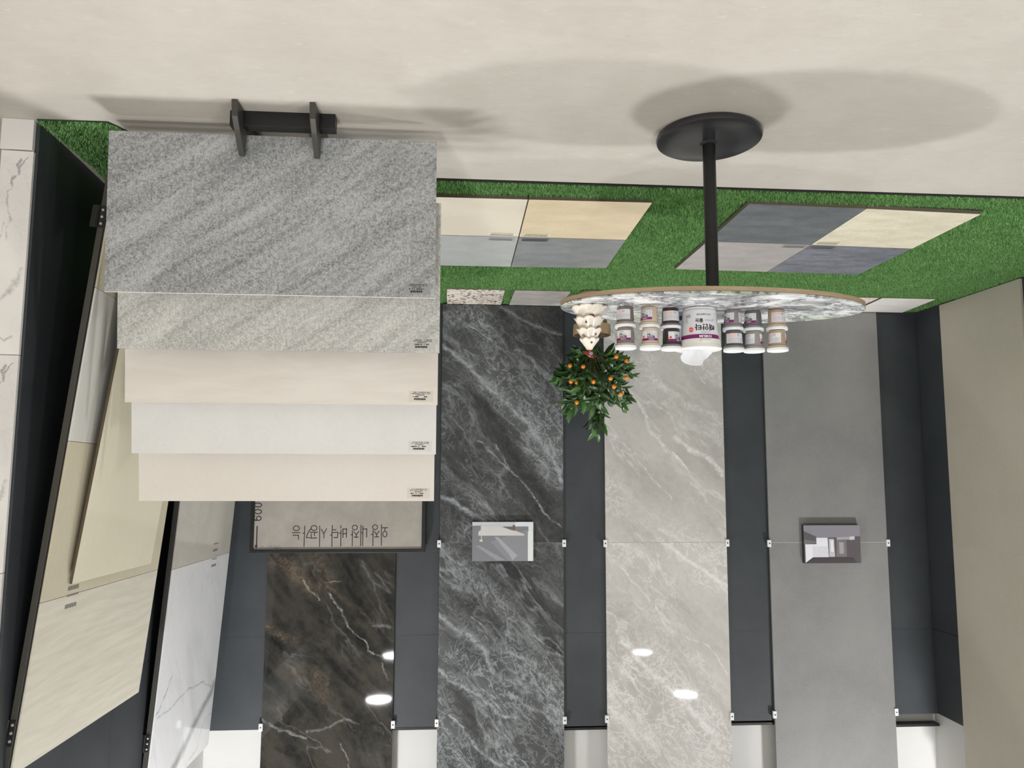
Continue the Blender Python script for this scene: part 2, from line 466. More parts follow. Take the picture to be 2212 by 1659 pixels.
MT['print_grey'] = plain('grey_ink', (120, 117, 113), 0.6)
MT['sticker'] = plain('clear_sticker', (205, 200, 190), 0.25)

# ------------------------------------------------------------------ the room
FX0, FX1, FY0, FY1 = -3.80, 4.6, -8.0, 6.05
HX0 = -7.6                                    # the hall goes on beyond the left partition
m = MB(); m.box(HX0 - 0.2, FX1 + 0.2, FY0 - 0.2, FY1 + 0.2, -0.1, 0.0)
floor = struct(m.build('floor', MT['floor']))
m = MB(); m.box(HX0 - 0.2, FX1 + 0.2, FY0 - 0.2, FY1 + 0.2, CEIL_Z, CEIL_Z + 0.1)
ceiling = struct(m.build('ceiling', MT['ceiling']))
YB = 6.04                                    # face of the white back wall
m = MB(); m.box(HX0 - 0.2, FX1 + 0.2, YB, YB + 0.15, 0.0, CEIL_Z)
wall_back = struct(m.build('wall_back', MT['white_wall']))
m = MB(); m.box(FX0 - 0.12, FX0 - 0.005, 0.0, YB, 0, TOP_Z)
wall_left = struct(m.build('wall_left', MT['white_wall']))
m = MB(); m.box(HX0 - 0.15, HX0, FY0, YB, 0, CEIL_Z)
wall_far_left = struct(m.build('wall_far_left', MT['white_wall']))
m = MB(); m.box(FX1, FX1 + 0.15, FY0, YB, 0, CEIL_Z)
wall_far_right = struct(m.build('wall_right', MT['beige_wall']))
m = MB(); m.box(HX0 - 0.2, FX1 + 0.2, FY0 - 0.15, FY0, 0, CEIL_Z)
wall_front = struct(m.build('wall_front', MT['white_wall']))

# charcoal cladding tiles: parts of the walls (joints stay open as thin gaps)
def clad_y(x0, x1, rows, y0=5.965, y1=YB, bev=0.0015):
    for z0, z1 in rows:
        mm = MB(); mm.box(x0, x1, y0, y1 - 0.001, z0 + 0.0004, z1 - 0.0004)
        mm.build('charcoal_tile', MT['charcoal'], wall_back, bevel=0.0006)
ROWS = [(0.0, 2.54), (2.54, 3.2)]
for i, (x0, x1) in enumerate([(1.34, 1.776), (0.08, 0.445), (-1.195, -0.83), (-2.49, -2.115), (-3.79, -3.41)]):
    top = [3.198, 3.203, 3.222, 3.21, 3.185][i]
    clad_y(x0, x1, ROWS[:1] + [(2.54, top)])
# the return on the left wall and the charcoal cladding of that wall towards the camera
YC = [5.965, 4.7, 3.1, 1.5, 0.0]
for k in range(len(YC) - 1):
    for z0, z1 in ROWS[:1] + [(2.54, 3.185)]:
        mm = MB(); mm.box(FX0 - 0.005, FX0 + 0.012, YC[k + 1] + 0.001, YC[k] - 0.001, z0 + 0.001, z1 - 0.001)
        mm.build('charcoal_tile', MT['charcoal'], wall_left, bevel=0.0015)
# black reveal line above the cladding, in front of the white wall
for i, (x0, x1, z) in enumerate([(0.085, 0.435, 3.2125), (-1.19, -0.835, 3.2395), (-2.485, -2.12, 3.2315), (-3.795, -3.415, 3.2695)]):
    mm = MB(); mm.box(x0, x1, 5.963, YB, z - 0.009, z + 0.009)
    mm.build('shadow_gap_strip', MT['black_line'], wall_back)

# partition wall on the right, charcoal on its face, a marble end cap towards the camera
PT = math.atan(0.067)                         # the partition is not quite square to the back wall
m = MB(); m.box(0.015, 0.098, 0.010, 3.135, 0, TOP_Z)
partition = struct(m.build('wall_right_partition', MT['white_wall']))
partition.location = (1.574, 2.905, 0)
partition.rotation_euler = (0, 0, -PT)
ys = [0.010, 1.145, 2.345, 3.066]
for k in range(3):
    for z0, z1 in [(0.0, 2.372), (2.372, 3.2)]:
        mm = MB(); mm.box(0, 0.015, ys[k] + 0.001, ys[k + 1] - 0.001, z0 + 0.001, z1 - 0.001)
        mm.build('charcoal_tile', MT['charcoal'], partition, bevel=0.001)
MT['plinth_white'] = plain('white_stone_plinth', (224, 221, 218), 0.3, var=0.015)
zc = [0.122, 0.893, 1.672, 2.45, 3.2]
CAPV = [([(-0.02, -0.36), (0.0, -0.30), (0.02, -0.22), (0.012, -0.12), (0.022, -0.03)], 0.006, 1.0), ([(0.0, -0.30), (-0.03, -0.355), (-0.045, -0.36)], 0.005, 0.9),
        ([(0.03, -0.1), (0.05, -0.02)], 0.006, 0.8), ([(-0.05, 0.05), (-0.02, 0.13), (0.03, 0.2), (0.05, 0.3)], 0.012, 0.7), ([(0.05, 0.28), (0.0, 0.33), (-0.03, 0.31)], 0.006, 0.8)]
MT['marble_white_cap'] = marble('white_marble', (226, 224, 221), (236, 234, 231), (128, 127, 130), 1.15, (2, 2, 1), main=0.008, fine=0.008, amt=(0.25, 0.12), rough=0.15,
                                band=(0.55, 0.68), mscale=2.2, fscale=4.0, paths=CAPV, gain=0.85)
for k in range(4):
    mm = MB(); mm.box(-0.056, 0.056, -0.008, 0.008, -(zc[k + 1] - zc[k]) / 2 + 0.001, (zc[k + 1] - zc[k]) / 2 - 0.001)
    o = mm.build('marble_end_tile', MT['marble_white_cap'], partition, bevel=0.0015)
    o.location = (0.064, 0.001, (zc[k] + zc[k + 1]) / 2)
mm = MB(); mm.box(0.012, 0.124, -0.012, 0.0095, 0.0, 0.118)
mm.build('plinth_block', MT['plinth_white'], partition, bevel=0.002)

# recessed ceiling lamps (their discs are the light of the room)
t = NT('lamp_glow')
em = t.n('ShaderNodeEmission')
em.inputs[0].default_value = LAMP_COL + (1,)
em.inputs[1].default_value = LAMP
out = [n for n in t.t.nodes if n.type == 'OUTPUT_MATERIAL'][0]
t.l(em.outputs[0], out.inputs[0])
MT['glow'] = t.m
for ry, rn in ((4.00, 'above the tile displays'), (-1.08, 'above the photographer'), (-4.00, 'behind the photographer')):
    for rx, cn in ((-3.88, 'left'), (1.15, 'right')):
        L = thing('ceiling_lamp', 'round white ceiling lamp %s, %s one of the pair' % (rn, cn), 'lamp', (rx, ry, LAMP_Z), group='round ceiling lamps')
        # the luminous disc sits a little up inside the fitting
        mm = MB(); mm.lathe([(0.201, 0.060), (0.201, 0.0), (0.218, 0.0), (0.225, 0.010), (0.225, CEIL_Z - LAMP_Z + 0.002), (0.201, CEIL_Z - LAMP_Z + 0.002)], n=40, cap=False)
        mm.build('trim_ring', MT['white_plastic'], L, smooth=True)
        vv = [(0.2 * math.cos(2 * PI * i / 40), 0.2 * math.sin(2 * PI * i / 40), 0.048) for i in range(40)]
        mesh_obj('diffuser', vv, [tuple(range(40))[::-1]], MT['glow'], L)

# ------------------------------------------------------------------ large tile slabs clipped to the back wall
def clips(parent, pts):
    """small white clips; parent origin = slab centre"""
    for x, z in pts:
        mm = MB(); mm.box(x - 0.014, x + 0.014, -0.02, 0.0, z - 0.027, z + 0.027)
        o = mm.build('clip', MT['white_plastic'], parent, bevel=0.002)
        mm = MB(); mm.lathe([(0.0055, -0.001), (0.0055, 0.001)], n=10)
        s = mm.build('clip_screw', MT['black_line'], o)
        s.location = (x, -0.0205, z)
        s.rotation_euler = (PI / 2, 0, 0)

def slab(name_mat, x0, x1, z0, z1, label, edge, clip_z=()):
    o = MB()
    w, h = (x1 - x0) / 2, (z1 - z0) / 2
    o.box(-w, w, -0.009, 0.009, -h, h)
    ob = o.build('tile_slab', [name_mat], None, bevel=0.001)
    ob.location = ((x0 + x1) / 2, 5.949, (z0 + z1) / 2)
    tag(ob, label, 'tile', 'large tile slabs on the back wall')
    if z0 > 1:
        jm = MB(); jm.box(-w, w, -0.0094, 0.008, -h - 0.0030, -h - 0.0002)
        jm.build('joint_strip', plain('joint_filler', edge, 0.6), ob)
    zc_ = (z0 + z1) / 2
    clips(ob, [(sx * (w + 0.004), zz - zc_) for zz in clip_z for sx in (-1, 1)])
    return ob
HI = 3.722
slab(MT['brown_lo'], 0.4235, 1.3665, 0.02, 1.861, 'lower dark brown-black marble slab, mostly hidden behind the framed sign', 0)
slab(MT['brown_up'], 0.4235, 1.3665, 1.864, HI, 'upper dark brown-black marble slab with tan veins above the framed sign', (60, 58, 55), (3.172,))
slab(MT['dark_lo'], -0.849, 0.096, 0.02, 1.860, 'lower dark grey white-veined marble slab below the small bathroom picture', 0)
slab(MT['dark_up'], -0.849, 0.096, 1.863, HI, 'upper dark grey white-veined marble slab above the small bathroom picture', (120, 121, 120), (1.866, 3.167))
slab(MT['taupe_lo'], -2.129, -1.176, 0.02, 1.861, 'lower light taupe marble slab standing behind the oval table and fruit plant', 0)
slab(MT['taupe_up'], -2.129, -1.176, 1.864, HI, 'upper light taupe marble slab reflecting the ceiling lamps', (190, 187, 183), (1.868, 3.164))
slab(MT['concrete_grey'], -3.430, -2.472, 0.02, 1.866, 'lower plain grey concrete-look slab beside the corner', 0)
slab(MT['concrete_grey'], -3.430, -2.472, 1.869, HI, 'upper plain grey concrete-look slab beside the corner', (196, 196, 194), (1.873, 3.158))
# beige slabs on the left wall
for z0, z1, lab in ((0.02, 1.858, 'lower plain beige-grey slab on the left side wall'), (1.861, HI, 'upper plain beige-grey slab on the left side wall')):
    mm = MB(); mm.box(-0.009, 0.009, -0.43, 0.43, -(z1 - z0) / 2, (z1 - z0) / 2)
    o = mm.build('tile_slab', MT['slab_beige'], None, bevel=0.001)
    o.location = (-3.778, 5.205, (z0 + z1) / 2)
    tag(o, lab, 'tile')
    if z0 > 1:
        jm = MB(); jm.box(-0.008, 0.0093, -0.43, 0.43, -(z1 - z0) / 2 - 0.0028, -(z1 - z0) / 2 - 0.0002)
        jm.build('joint_strip', plain('joint_filler', (214, 209, 198), 0.6), o)

# two small picture boards on the slabs
def picture(name, label, x0, x1, z0, z1, polys, y=5.94, th=0.028):
    T = thing(name, label, 'picture', ((x0 + x1) / 2, y - th, (z0 + z1) / 2))
    w, h = (x1 - x0) / 2, (z1 - z0) / 2
    mm = MB(); mm.box(-w, w, 0, th - 0.0005, -h, h)
    mm.build('board', MT['edge_dark'], T)
    mats, vs, fs, mi = [], [], [], []
    for k, (rgb, pts) in enumerate(polys):
        mats.append(plain('picture_print', rgb, 0.3, var=0.05, scale=25))
        n = len(vs)
        vs += [((2 * px - 1) * w, -0.0006 - 0.00015 * k, (1 - 2 * py) * h) for px, py in pts]
        fs.append(tuple(range(n, n + len(pts))))
        mi.append(k)
    o = mesh_obj('picture_print', vs, fs, mats, T)
    o.data.polygons.foreach_set('material_index', mi)
    return T
def flip(pts):      # points read off the upside-down photograph, 0..1 from its upper left
    return [(1 - x, 1 - y) for x, y in pts]
Q = [(0, 0), (1, 0), (1, 1), (0, 1)]
picture('wall_picture', 'small landscape picture of a marble bathroom on the dark grey veined slab', -0.613, -0.149, 1.703, 1.995, [
    ((198, 202, 210), Q),
    ((128, 128, 134), flip([(0, .12), (.92, .12), (.92, 1), (0, 1)])),
    ((140, 141, 147), flip([(.3, .5), (.9, .2), (.92, 1), (.6, 1)])),
    ((166, 168, 173), flip([(.36, .38), (.42, .38), (.74, .86), (.66, .98), (.6, .82)])),
    ((150, 152, 158), flip([(.05, .6), (.12, .6), (.55, .98), (.4, .98)])),
    ((206, 204, 202), flip([(.14, .09), (.5, .09), (.86, .32), (.84, .35), (.1, .35), (.1, .25), (.14, .2)])),
    ((110, 104, 104), flip([(.48, .12), (.66, .12), (.66, .22)])),
    ((118, 98, 82), flip([(.66, .08), (.70, .08), (.70, .23), (.66, .21)])),
    ((132, 118, 108), flip([(0, .1), (.14, .1), (.13, .13), (0, .13)])),
    ((222, 226, 232), flip([(.7, 0), (1, 0), (1, .24), (.92, .24), (.92, .1), (.7, .1)])),
    ((226, 232, 228), flip([(.91, .24), (1, .24), (1, 1), (.91, 1)])),
    ((214, 214, 190), flip([(.12, .45), (.17, .45), (.17, .5), (.12, .5)])),
    ((196, 186, 170), flip([(.14, .35), (.16, .35), (.16, .46), (.14, .46)]))])
picture('wall_picture', 'small landscape picture of a white kitchen on the plain grey slab', -3.190, -2.734, 1.732, 2.024, [
    ((98, 93, 98), Q),
    ((142, 141, 149), flip([(0, 0), (1, 0), (1, .29), (.55, .32), (.23, .34), (0, .15)])),
    ((96, 95, 98), flip([(0, .15), (.22, .3), (.22, .45), (0, .42)])),
    ((120, 119, 123), flip([(0, .38), (.22, .42), (.22, .47), (0, .5)])),
    ((234, 234, 242), flip([(.22, .33), (.42, .33), (.43, .84), (.15, .84), (.02, .98), (.02, .5), (.22, .5)])),
    ((218, 219, 228), flip([(.15, .55), (.42, .55), (.43, .84), (.15, .84)])),
    ((198, 197, 202), flip([(.44, .36), (.53, .36), (.54, .83), (.44, .83)])),
    ((230, 231, 236), flip([(.47, .4), (.52, .4), (.52, .7), (.47, .7)])),
    ((126, 121, 125), flip([(.58, .4), (.75, .4), (.75, .83), (.56, .83)])),
    ((168, 164, 168), flip([(.62, .45), (.7, .45), (.7, .75), (.62, .75)])),
    ((168, 166, 172), flip([(.58, .31), (.9, .29), (.9, .38), (.58, .39)])),
    ((206, 206, 212), flip([(.81, .3), (.9, .29), (.9, .38), (.81, .39)])),
    ((82, 76, 80), flip([(.03, .99), (.16, .86), (.86, .86), (.92, .99)]))], th=0.034)

# ------------------------------------------------------------------ framed sign hanging in front of the dark brown slab
SX0, SX1, SZ0, SZ1 = 0.203, 1.479, 1.241, 1.922
sign = thing('framed_sign', 'stone tile sign in a black frame with black Korean lettering and 600 beside an arrow', 'sign',
             ((SX0 + SX1) / 2, 5.86, (SZ0 + SZ1) / 2))
ox, oy, oz = sign.location
MT['sign_stone'] = mottled('warm_grey_stone', (150, 144, 136), (168, 162, 154), 4.0, 0.5, 120)
fw = 0.026
for x0, x1, z0, z1 in ((SX0, SX1, SZ1 - 0.024, SZ1), (SX0, SX1, SZ0, SZ0 + 0.024), (SX0, SX0 + fw, SZ0 + 0.024, SZ1 - 0.024), (SX1 - fw, SX1, SZ0 + 0.024, SZ1 - 0.024)):
    mm = MB(); mm.box(x0 - ox, x1 - ox, -0.012, 0.075, z0 - oz, z1 - oz)
    mm.build('frame_bar', MT['black_metal'], sign, bevel=0.002)
mm = MB(); mm.box(SX0 + fw - ox, SX1 - fw - ox, 0.0, 0.012, SZ0 + 0.024 - oz, SZ1 - 0.024 - oz)
mm.build('stone_tile', MT['sign_stone'], sign)
STROKES = [[(0.528,1.719),(0.525,1.868)],[(0.524,1.741),(0.483,1.74)],[(0.502,1.741),(0.502,1.765)],[(0.486,1.787),(0.486,1.793),(0.488,1.799),(0.492,1.804),(0.496,1.807),(0.501,1.808),(0.505,1.807),(0.51,1.804),(0.513,1.799),(0.516,1.793),(0.516,1.787),(0.516,1.78),(0.514,1.775),(0.511,1.77),(0.506,1.767),(0.502,1.766),(0.497,1.767),(0.492,1.77),(0.489,1.775),(0.487,1.78),(0.486,1.787)],[(0.556,1.736),(0.557,1.742),(0.559,1.747),(0.563,1.75),(0.568,1.753),(0.574,1.754),(0.58,1.753),(0.585,1.75),(0.589,1.746),(0.592,1.741),(0.593,1.736),(0.592,1.73),(0.59,1.726),(0.586,1.722),(0.58,1.719),(0.575,1.718),(0.569,1.719),(0.564,1.722),(0.56,1.726),(0.557,1.731),(0.556,1.736)],[(0.589,1.757),(0.588,1.871)],[(0.601,1.789),(0.589,1.789)],[(0.577,1.807),(0.547,1.807)],[(0.561,1.807),(0.562,1.79),(0.579,1.768)],[(0.562,1.79),(0.545,1.764)],[(0.678,1.722),(0.677,1.87)],[(0.664,1.728),(0.663,1.87)],[(0.676,1.777),(0.663,1.777)],[(0.66,1.75),(0.635,1.748),(0.635,1.808)],[(0.704,1.738),(0.705,1.743),(0.707,1.748),(0.711,1.752),(0.716,1.754),(0.722,1.755),(0.728,1.754),(0.734,1.752),(0.738,1.748),(0.741,1.743),(0.742,1.738),(0.741,1.733),(0.738,1.728),(0.734,1.724),(0.729,1.722),(0.723,1.721),(0.717,1.722),(0.712,1.724),(0.708,1.728),(0.705,1.733),(0.704,1.738)],[(0.74,1.76),(0.739,1.872)],[(0.749,1.791),(0.738,1.791)],[(0.726,1.809),(0.697,1.809)],[(0.711,1.809),(0.711,1.791),(0.728,1.769)],[(0.711,1.791),(0.693,1.766)],[(0.826,1.725),(0.825,1.742)],[(0.824,1.758),(0.823,1.873)],[(0.837,1.779),(0.824,1.779)],[(0.81,1.749),(0.808,1.81)],[(0.784,1.748),(0.783,1.81)],[(0.81,1.749),(0.783,1.749)],[(0.809,1.784),(0.783,1.784)],[(0.888,1.723),(0.888,1.755),(0.861,1.754)],[(0.889,1.764),(0.887,1.874)],[(0.899,1.794),(0.889,1.794)],[(0.883,1.775),(0.847,1.772),(0.848,1.811),(0.873,1.811)],[(0.98,1.726),(0.977,1.875)],[(0.947,1.813),(0.948,1.783),(0.968,1.75)],[(0.948,1.783),(0.93,1.747)],[(1.0,1.741),(1.001,1.747),(1.003,1.752),(1.008,1.756),(1.014,1.759),(1.02,1.759),(1.027,1.759),(1.033,1.756),(1.038,1.752),(1.041,1.747),(1.042,1.741),(1.041,1.735),(1.039,1.73),(1.034,1.726),(1.028,1.724),(1.022,1.723),(1.015,1.724),(1.009,1.726),(1.004,1.73),(1.001,1.736),(1.0,1.741)],[(1.049,1.773),(0.995,1.772)],[(1.017,1.773),(1.016,1.796)],[(1.039,1.785),(1.04,1.815),(1.0,1.813)],[(1.088,1.727),(1.09,1.876)],[(1.101,1.778),(1.089,1.778)],[(1.045,1.749),(1.06,1.767),(1.07,1.791),(1.073,1.811),(1.049,1.812)],[(1.127,1.743),(1.128,1.749),(1.131,1.754),(1.136,1.758),(1.142,1.76),(1.149,1.761),(1.155,1.76),(1.162,1.758),(1.167,1.754),(1.17,1.749),(1.171,1.743),(1.17,1.737),(1.167,1.732),(1.163,1.728),(1.157,1.726),(1.15,1.725),(1.143,1.726),(1.137,1.728),(1.132,1.732),(1.129,1.737),(1.127,1.743)],[(1.176,1.775),(1.122,1.775)],[(1.171,1.794),(1.132,1.794),(1.132,1.822)],[(1.406,1.573),(1.407,1.577),(1.411,1.582),(1.417,1.585),(1.424,1.587),(1.432,1.588),(1.44,1.587),(1.447,1.585),(1.453,1.582),(1.457,1.577),(1.458,1.573),(1.457,1.568),(1.454,1.564),(1.448,1.561),(1.441,1.559),(1.433,1.558),(1.425,1.559),(1.418,1.561),(1.412,1.564),(1.408,1.568),(1.406,1.573)],[(1.405,1.622),(1.406,1.626),(1.409,1.631),(1.415,1.634),(1.422,1.636),(1.43,1.637),(1.438,1.636),(1.446,1.634),(1.451,1.631),(1.455,1.626),(1.457,1.622),(1.456,1.617),(1.452,1.613),(1.447,1.609),(1.439,1.607),(1.431,1.606),(1.423,1.607),(1.416,1.609),(1.41,1.613),(1.406,1.617),(1.405,1.622)],[(1.406,1.67),(1.407,1.674),(1.409,1.678),(1.413,1.682),(1.418,1.684),(1.423,1.685),(1.428,1.684),(1.433,1.682),(1.437,1.678),(1.44,1.674),(1.441,1.669),(1.44,1.665),(1.438,1.661),(1.434,1.657),(1.429,1.655),(1.424,1.654),(1.419,1.655),(1.414,1.657),(1.41,1.661),(1.407,1.665),(1.406,1.67)],[(1.436,1.685),(1.449,1.683),(1.457,1.672),(1.457,1.66),(1.453,1.652)],[(1.433,1.73),(1.432,1.863)]]
HEAD = [(1.446, 1.863), (1.422, 1.863), (1.434, 1.893)]
def stroke_mesh(mb, pts, wd, y):
    n = len(pts)
    P = [Vector((p[0], p[1])) for p in pts]
    closed = (P[0] - P[-1]).length < 1e-4
    for i in range(n - 1):
        a, b = P[i], P[i + 1]
        d = (b - a).normalized()
        e = 0.0 if closed else wd * 0.5
        nn = Vector((-d.y, d.x)) * wd / 2
        a2, b2 = a - d * e, b + d * e
        q = [a2 + nn, a2 - nn, b2 - nn, b2 + nn]
        mb.add([(p.x - ox, y, p.y - oz) for p in q], [(0, 1, 2, 3)])
mm = MB()
for k, s in enumerate(STROKES[:-5]):
    stroke_mesh(mm, s, 0.0062, -0.0006)
mm.build('lettering', MT['print'], sign)
mm = MB()
for k, s in enumerate(STROKES[-5:-1]):
    stroke_mesh(mm, s, 0.0072, -0.0006)
mm.build('number', MT['print'], sign)
mm = MB()
stroke_mesh(mm, STROKES[-1], 0.0085, -0.0006)
mm.add([(p[0] - ox, -0.0007, p[1] - oz) for p in HEAD], [(0, 1, 2)])
mm.build('arrow', MT['print'], sign)
def micro(mb, x0, x1, z, h, y, rr, gap=0.35):
    """a line of unreadably small print"""
    x = x0
    while x < x1:
        wl = h * rr.uniform(0.4, 0.9)
        if rr.random() > gap * 0.5:
            mb.add([(x, y, z), (min(x + wl, x1), y, z), (min(x + wl, x1), y, z + h * rr.uniform(0.75, 1)), (x, y, z + h * rr.uniform(0.75, 1))], [(0, 1, 2, 3)])
        x += wl * 1.18
mm = MB()
micro(mm, 1.252 - ox, 1.347 - ox, 1.868 - oz, 0.006, -0.0006, R)
micro(mm, 1.257 - ox, 1.325 - ox, 1.881 - oz, 0.012, -0.0006, R)
micro(mm, 1.383 - ox, 1.408 - ox, 1.868 - oz, 0.006, -0.0006, R)
mm.build('small_print', MT['print_grey'], sign)['kind'] = 'stuff'
# ------------------------------------------------------------------ artificial turf (two mats) with real blades
t = NT('turf_blade')
at = t.n('ShaderNodeAttribute', attribute_name='shade')
tv = t.coord()
pn = t.noise(tv, 7, 4).outputs[0]
fac = t.math('ADD', t.math('MULTIPLY', at.outputs['Fac'], 0.7), t.math('MULTIPLY', pn, 0.3))
MT['blade'] = t.set(t.mix(fac, lin(70, 118, 56), lin(150, 198, 126)), 0.55, 0, 0.25)
MT['turf_back'] = plain('turf_backing', (38, 62, 30), 0.9, var=0.2, scale=60)
MT['turf_edge'] = plain('black_turf_edge', (26, 22, 22), 0.8)

def turf(name, label, poly, holes, z, per_m2, hgt, seed, edge=None):
    rg = np.random.default_rng(seed)
    mm = MB(); mm.prism(poly, z, z + 0.005, 'z')
    base = mm.build(name, MT['turf_back'])
    tag(base, label, 'turf')
    P = np.array(poly)
    x0, y0 = P.min(0); x1, y1 = P.max(0)
    n = int((x1 - x0) * (y1 - y0) * per_m2)
    p = rg.random((n, 2)) * [x1 - x0, y1 - y0] + [x0, y0]
    inside = np.zeros(n, bool)
    j = len(P) - 1
    for i in range(len(P)):
        xi, yi = P[i]; xj, yj = P[j]
        c = ((yi > p[:, 1]) != (yj > p[:, 1])) & (p[:, 0] < (xj - xi) * (p[:, 1] - yi) / (yj - yi + 1e-12) + xi)
        inside ^= c
        j = i
    for hx0, hx1, hy0, hy1 in holes:
        inside &= ~((p[:, 0] > hx0) & (p[:, 0] < hx1) & (p[:, 1] > hy0) & (p[:, 1] < hy1))
    p = p[inside]
    n = len(p)
    a = rg.random(n) * 2 * PI
    wd = 0.0022 + 0.0014 * rg.random(n)
    h = hgt * (0.65 + 0.6 * rg.random(n))
    lean = hgt * 0.75 * rg.random(n)
    la = rg.random(n) * 2 * PI
    v = np.zeros((n, 3, 3))
    dx, dy = np.cos(a) * wd, np.sin(a) * wd
    v[:, 0, 0] = p[:, 0] - dx; v[:, 0, 1] = p[:, 1] - dy
    v[:, 1, 0] = p[:, 0] + dx; v[:, 1, 1] = p[:, 1] + dy
    v[:, 0, 2] = v[:, 1, 2] = z + 0.004
    v[:, 2, 0] = p[:, 0] + np.cos(la) * lean
    v[:, 2, 1] = p[:, 1] + np.sin(la) * lean
    v[:, 2, 2] = z + 0.004 + h
    me = bpy.data.meshes.new('blades')
    me.vertices.add(3 * n); me.loops.add(3 * n); me.polygons.add(n)
    me.vertices.foreach_set('co', v.reshape(-1))
    me.loops.foreach_set('vertex_index', np.arange(3 * n))
    me.polygons.foreach_set('loop_start', np.arange(0, 3 * n, 3))
    me.polygons.foreach_set('loop_total', np.full(n, 3))
    me.update()
    at = me.attributes.new('shade', 'FLOAT', 'FACE')
    at.data.foreach_set('value', rg.random(n).astype(np.float32))
    me.materials.append(MT['blade'])
    o = bpy.data.objects.new('blades', me)
    C.objects.link(o)
    o.parent = base
    o['kind'] = 'stuff'
    if edge:
        mm = MB(); mm.box(*edge)
        mm.build('edge_strip', MT['turf_edge'], base)
    return base

GA = [(-1.402, 3.487), (-2.005, 3.503)]
holesA = [(-2.625, -1.388, 3.49, 4.73)]
holesB = [(-0.955, 0.26, 3.505, 4.745)]
backrow = [(0.063, -0.357), (-0.428, -0.835), (-0.92, -1.33), (-2.745, -3.165), (-3.19, -3.612)]
turf('artificial_turf', 'large mat of green artificial turf between the beige floor and the back wall',
     [(-3.765, 3.362), (1.572, 3.362), (1.70, 5.42), (-3.765, 5.42)], holesA + holesB, 0.003, 42000, 0.015, 1,
     edge=(-3.765, 1.27, 3.354, 3.361, 0.0, 0.006))
turf('artificial_turf', 'narrow strip of turf along the back wall around the small tile samples',
     [(-3.765, 5.424), (1.70, 5.424), (1.73, 5.935), (-3.765, 5.935)], [(min(b, b + s_), max(a, a + s_), 5.40, 5.925) for (a, b), s_ in zip(backrow, (0, 0, 0, -.03, -.035))], 0.0, 26000, 0.014, 2)
turf('artificial_turf', 'small turf offcut at the foot of the marble-capped partition',
     [(1.315, 2.885), (1.572, 2.885), (1.572, 3.3615), (1.275, 3.3615), (1.275, 2.96)], [], 0.001, 38000, 0.011, 3)

# ------------------------------------------------------------------ square tiles lying on the turf, in two groups of four
def quad_tile(name, label, corners, z0, z1, mat, edge, group, sticker=None):
    """corners in plan, counter-clockwise seen from above"""
    cx = sum(p[0] for p in corners) / 4
    cy = sum(p[1] for p in corners) / 4
    loc = [(x - cx, y - cy) for x, y in corners]
    T = MB()
    T.m = 0
    n = 4
    T.add([(x, y, z1) for x, y in loc], [(0, 1, 2, 3)])
    T.m = 1
    T.add([(x, y, z0) for x, y in loc] + [(x, y, z1) for x, y in loc], [(3, 2, 1, 0), (0, 1, 5, 4), (1, 2, 6, 5), (2, 3, 7, 6), (3, 0, 4, 7)])
    o = T.build(name, [mat, edge])
    o.location = (cx, cy, 0)
    tag(o, label, 'tile', group)
    if sticker:
        sx, sy = sticker[0] - cx, sticker[1] - cy
        mm = MB(); mm.box(sx - 0.075, sx + 0.075, sy - 0.028, sy + 0.028, z1, z1 + 0.0004)
        s = mm.build('sticker', sticker[2], o)
        pm = MB()
        rr = random.Random(int(cx * 100))
        for k, hh in enumerate((0.012, 0.007, 0.005)):
            x = sx - 0.06
            while x < sx + 0.06:
                wl = hh * rr.uniform(0.5, 1.0)
                y = sy + 0.012 - 0.016 * k
                pm.add([(x, y, z1 + 0.0008), (x + wl, y, z1 + 0.0008), (x + wl, y + hh * 0.8, z1 + 0.0008), (x, y + hh * 0.8, z1 + 0.0008)], [(0, 1, 2, 3)])
                x += wl * 1.25
        p = pm.build('small_print', MT['print'], s)
        p['kind'] = 'stuff'
    return o
def grid(p00, p10, p20, rows):
    """plan grid with straight, slightly turned edges; p.. = near corners from right to left (x falls)"""
    return rows
A = [[(-1.402, 3.480), (-1.998, 3.498), (-2.609, 3.528)], [(-1.404, 4.098), (-2.010, 4.112), (-2.624, 4.136)], [(-1.397, 4.706), (-2.005, 4.720), (-2.626, 4.738)]]
B = [[(0.252, 3.516), (-0.340, 3.510), (-0.938, 3.503)], [(0.252, 4.112), (-0.345, 4.108), (-0.946, 4.114)], [(0.252, 4.752), (-0.348, 4.744), (-0.957, 4.724)]]
MT['tile_slate'] = mottled('dark_slate_tile', (78, 82, 86), (100, 104, 107), 4, 0.5, 60, (1, 2.5, 1))
MT['tile_cream_stone'] = mottled('yellow_cream_stone_tile', (188, 181, 158), (210, 204, 183), 5, 0.45, 60, (1, 2.5, 1))
MT['tile_grey_taupe'] = mottled('pale_taupe_grey_tile', (146, 142, 139), (164, 160, 157), 4, 0.45, 60, (1, 2.5, 1))
MT['tile_bluegrey'] = mottled('dark_blue_grey_tile', (84, 88, 96), (118, 121, 128), 5, 0.45, 50, (1, 3, 1))
MT['tile_cream'] = mottled('plain_cream_tile', (205, 197, 180), (213, 206, 189), 2, 0.4, 70)
MT['tile_sand'] = mottled('sand_beige_tile', (196, 180, 150), (209, 194, 165), 4, 0.45, 60, (1, 2, 1))
MT['tile_pale_grey'] = mottled('pale_grey_tile', (156, 160, 158), (170, 173, 171), 4, 0.45, 60, (1, 2, 1))
MT['tile_mid_grey'] = mottled('mid_grey_tile', (114, 117, 118), (134, 137, 137), 5, 0.45, 60, (1, 2, 1))
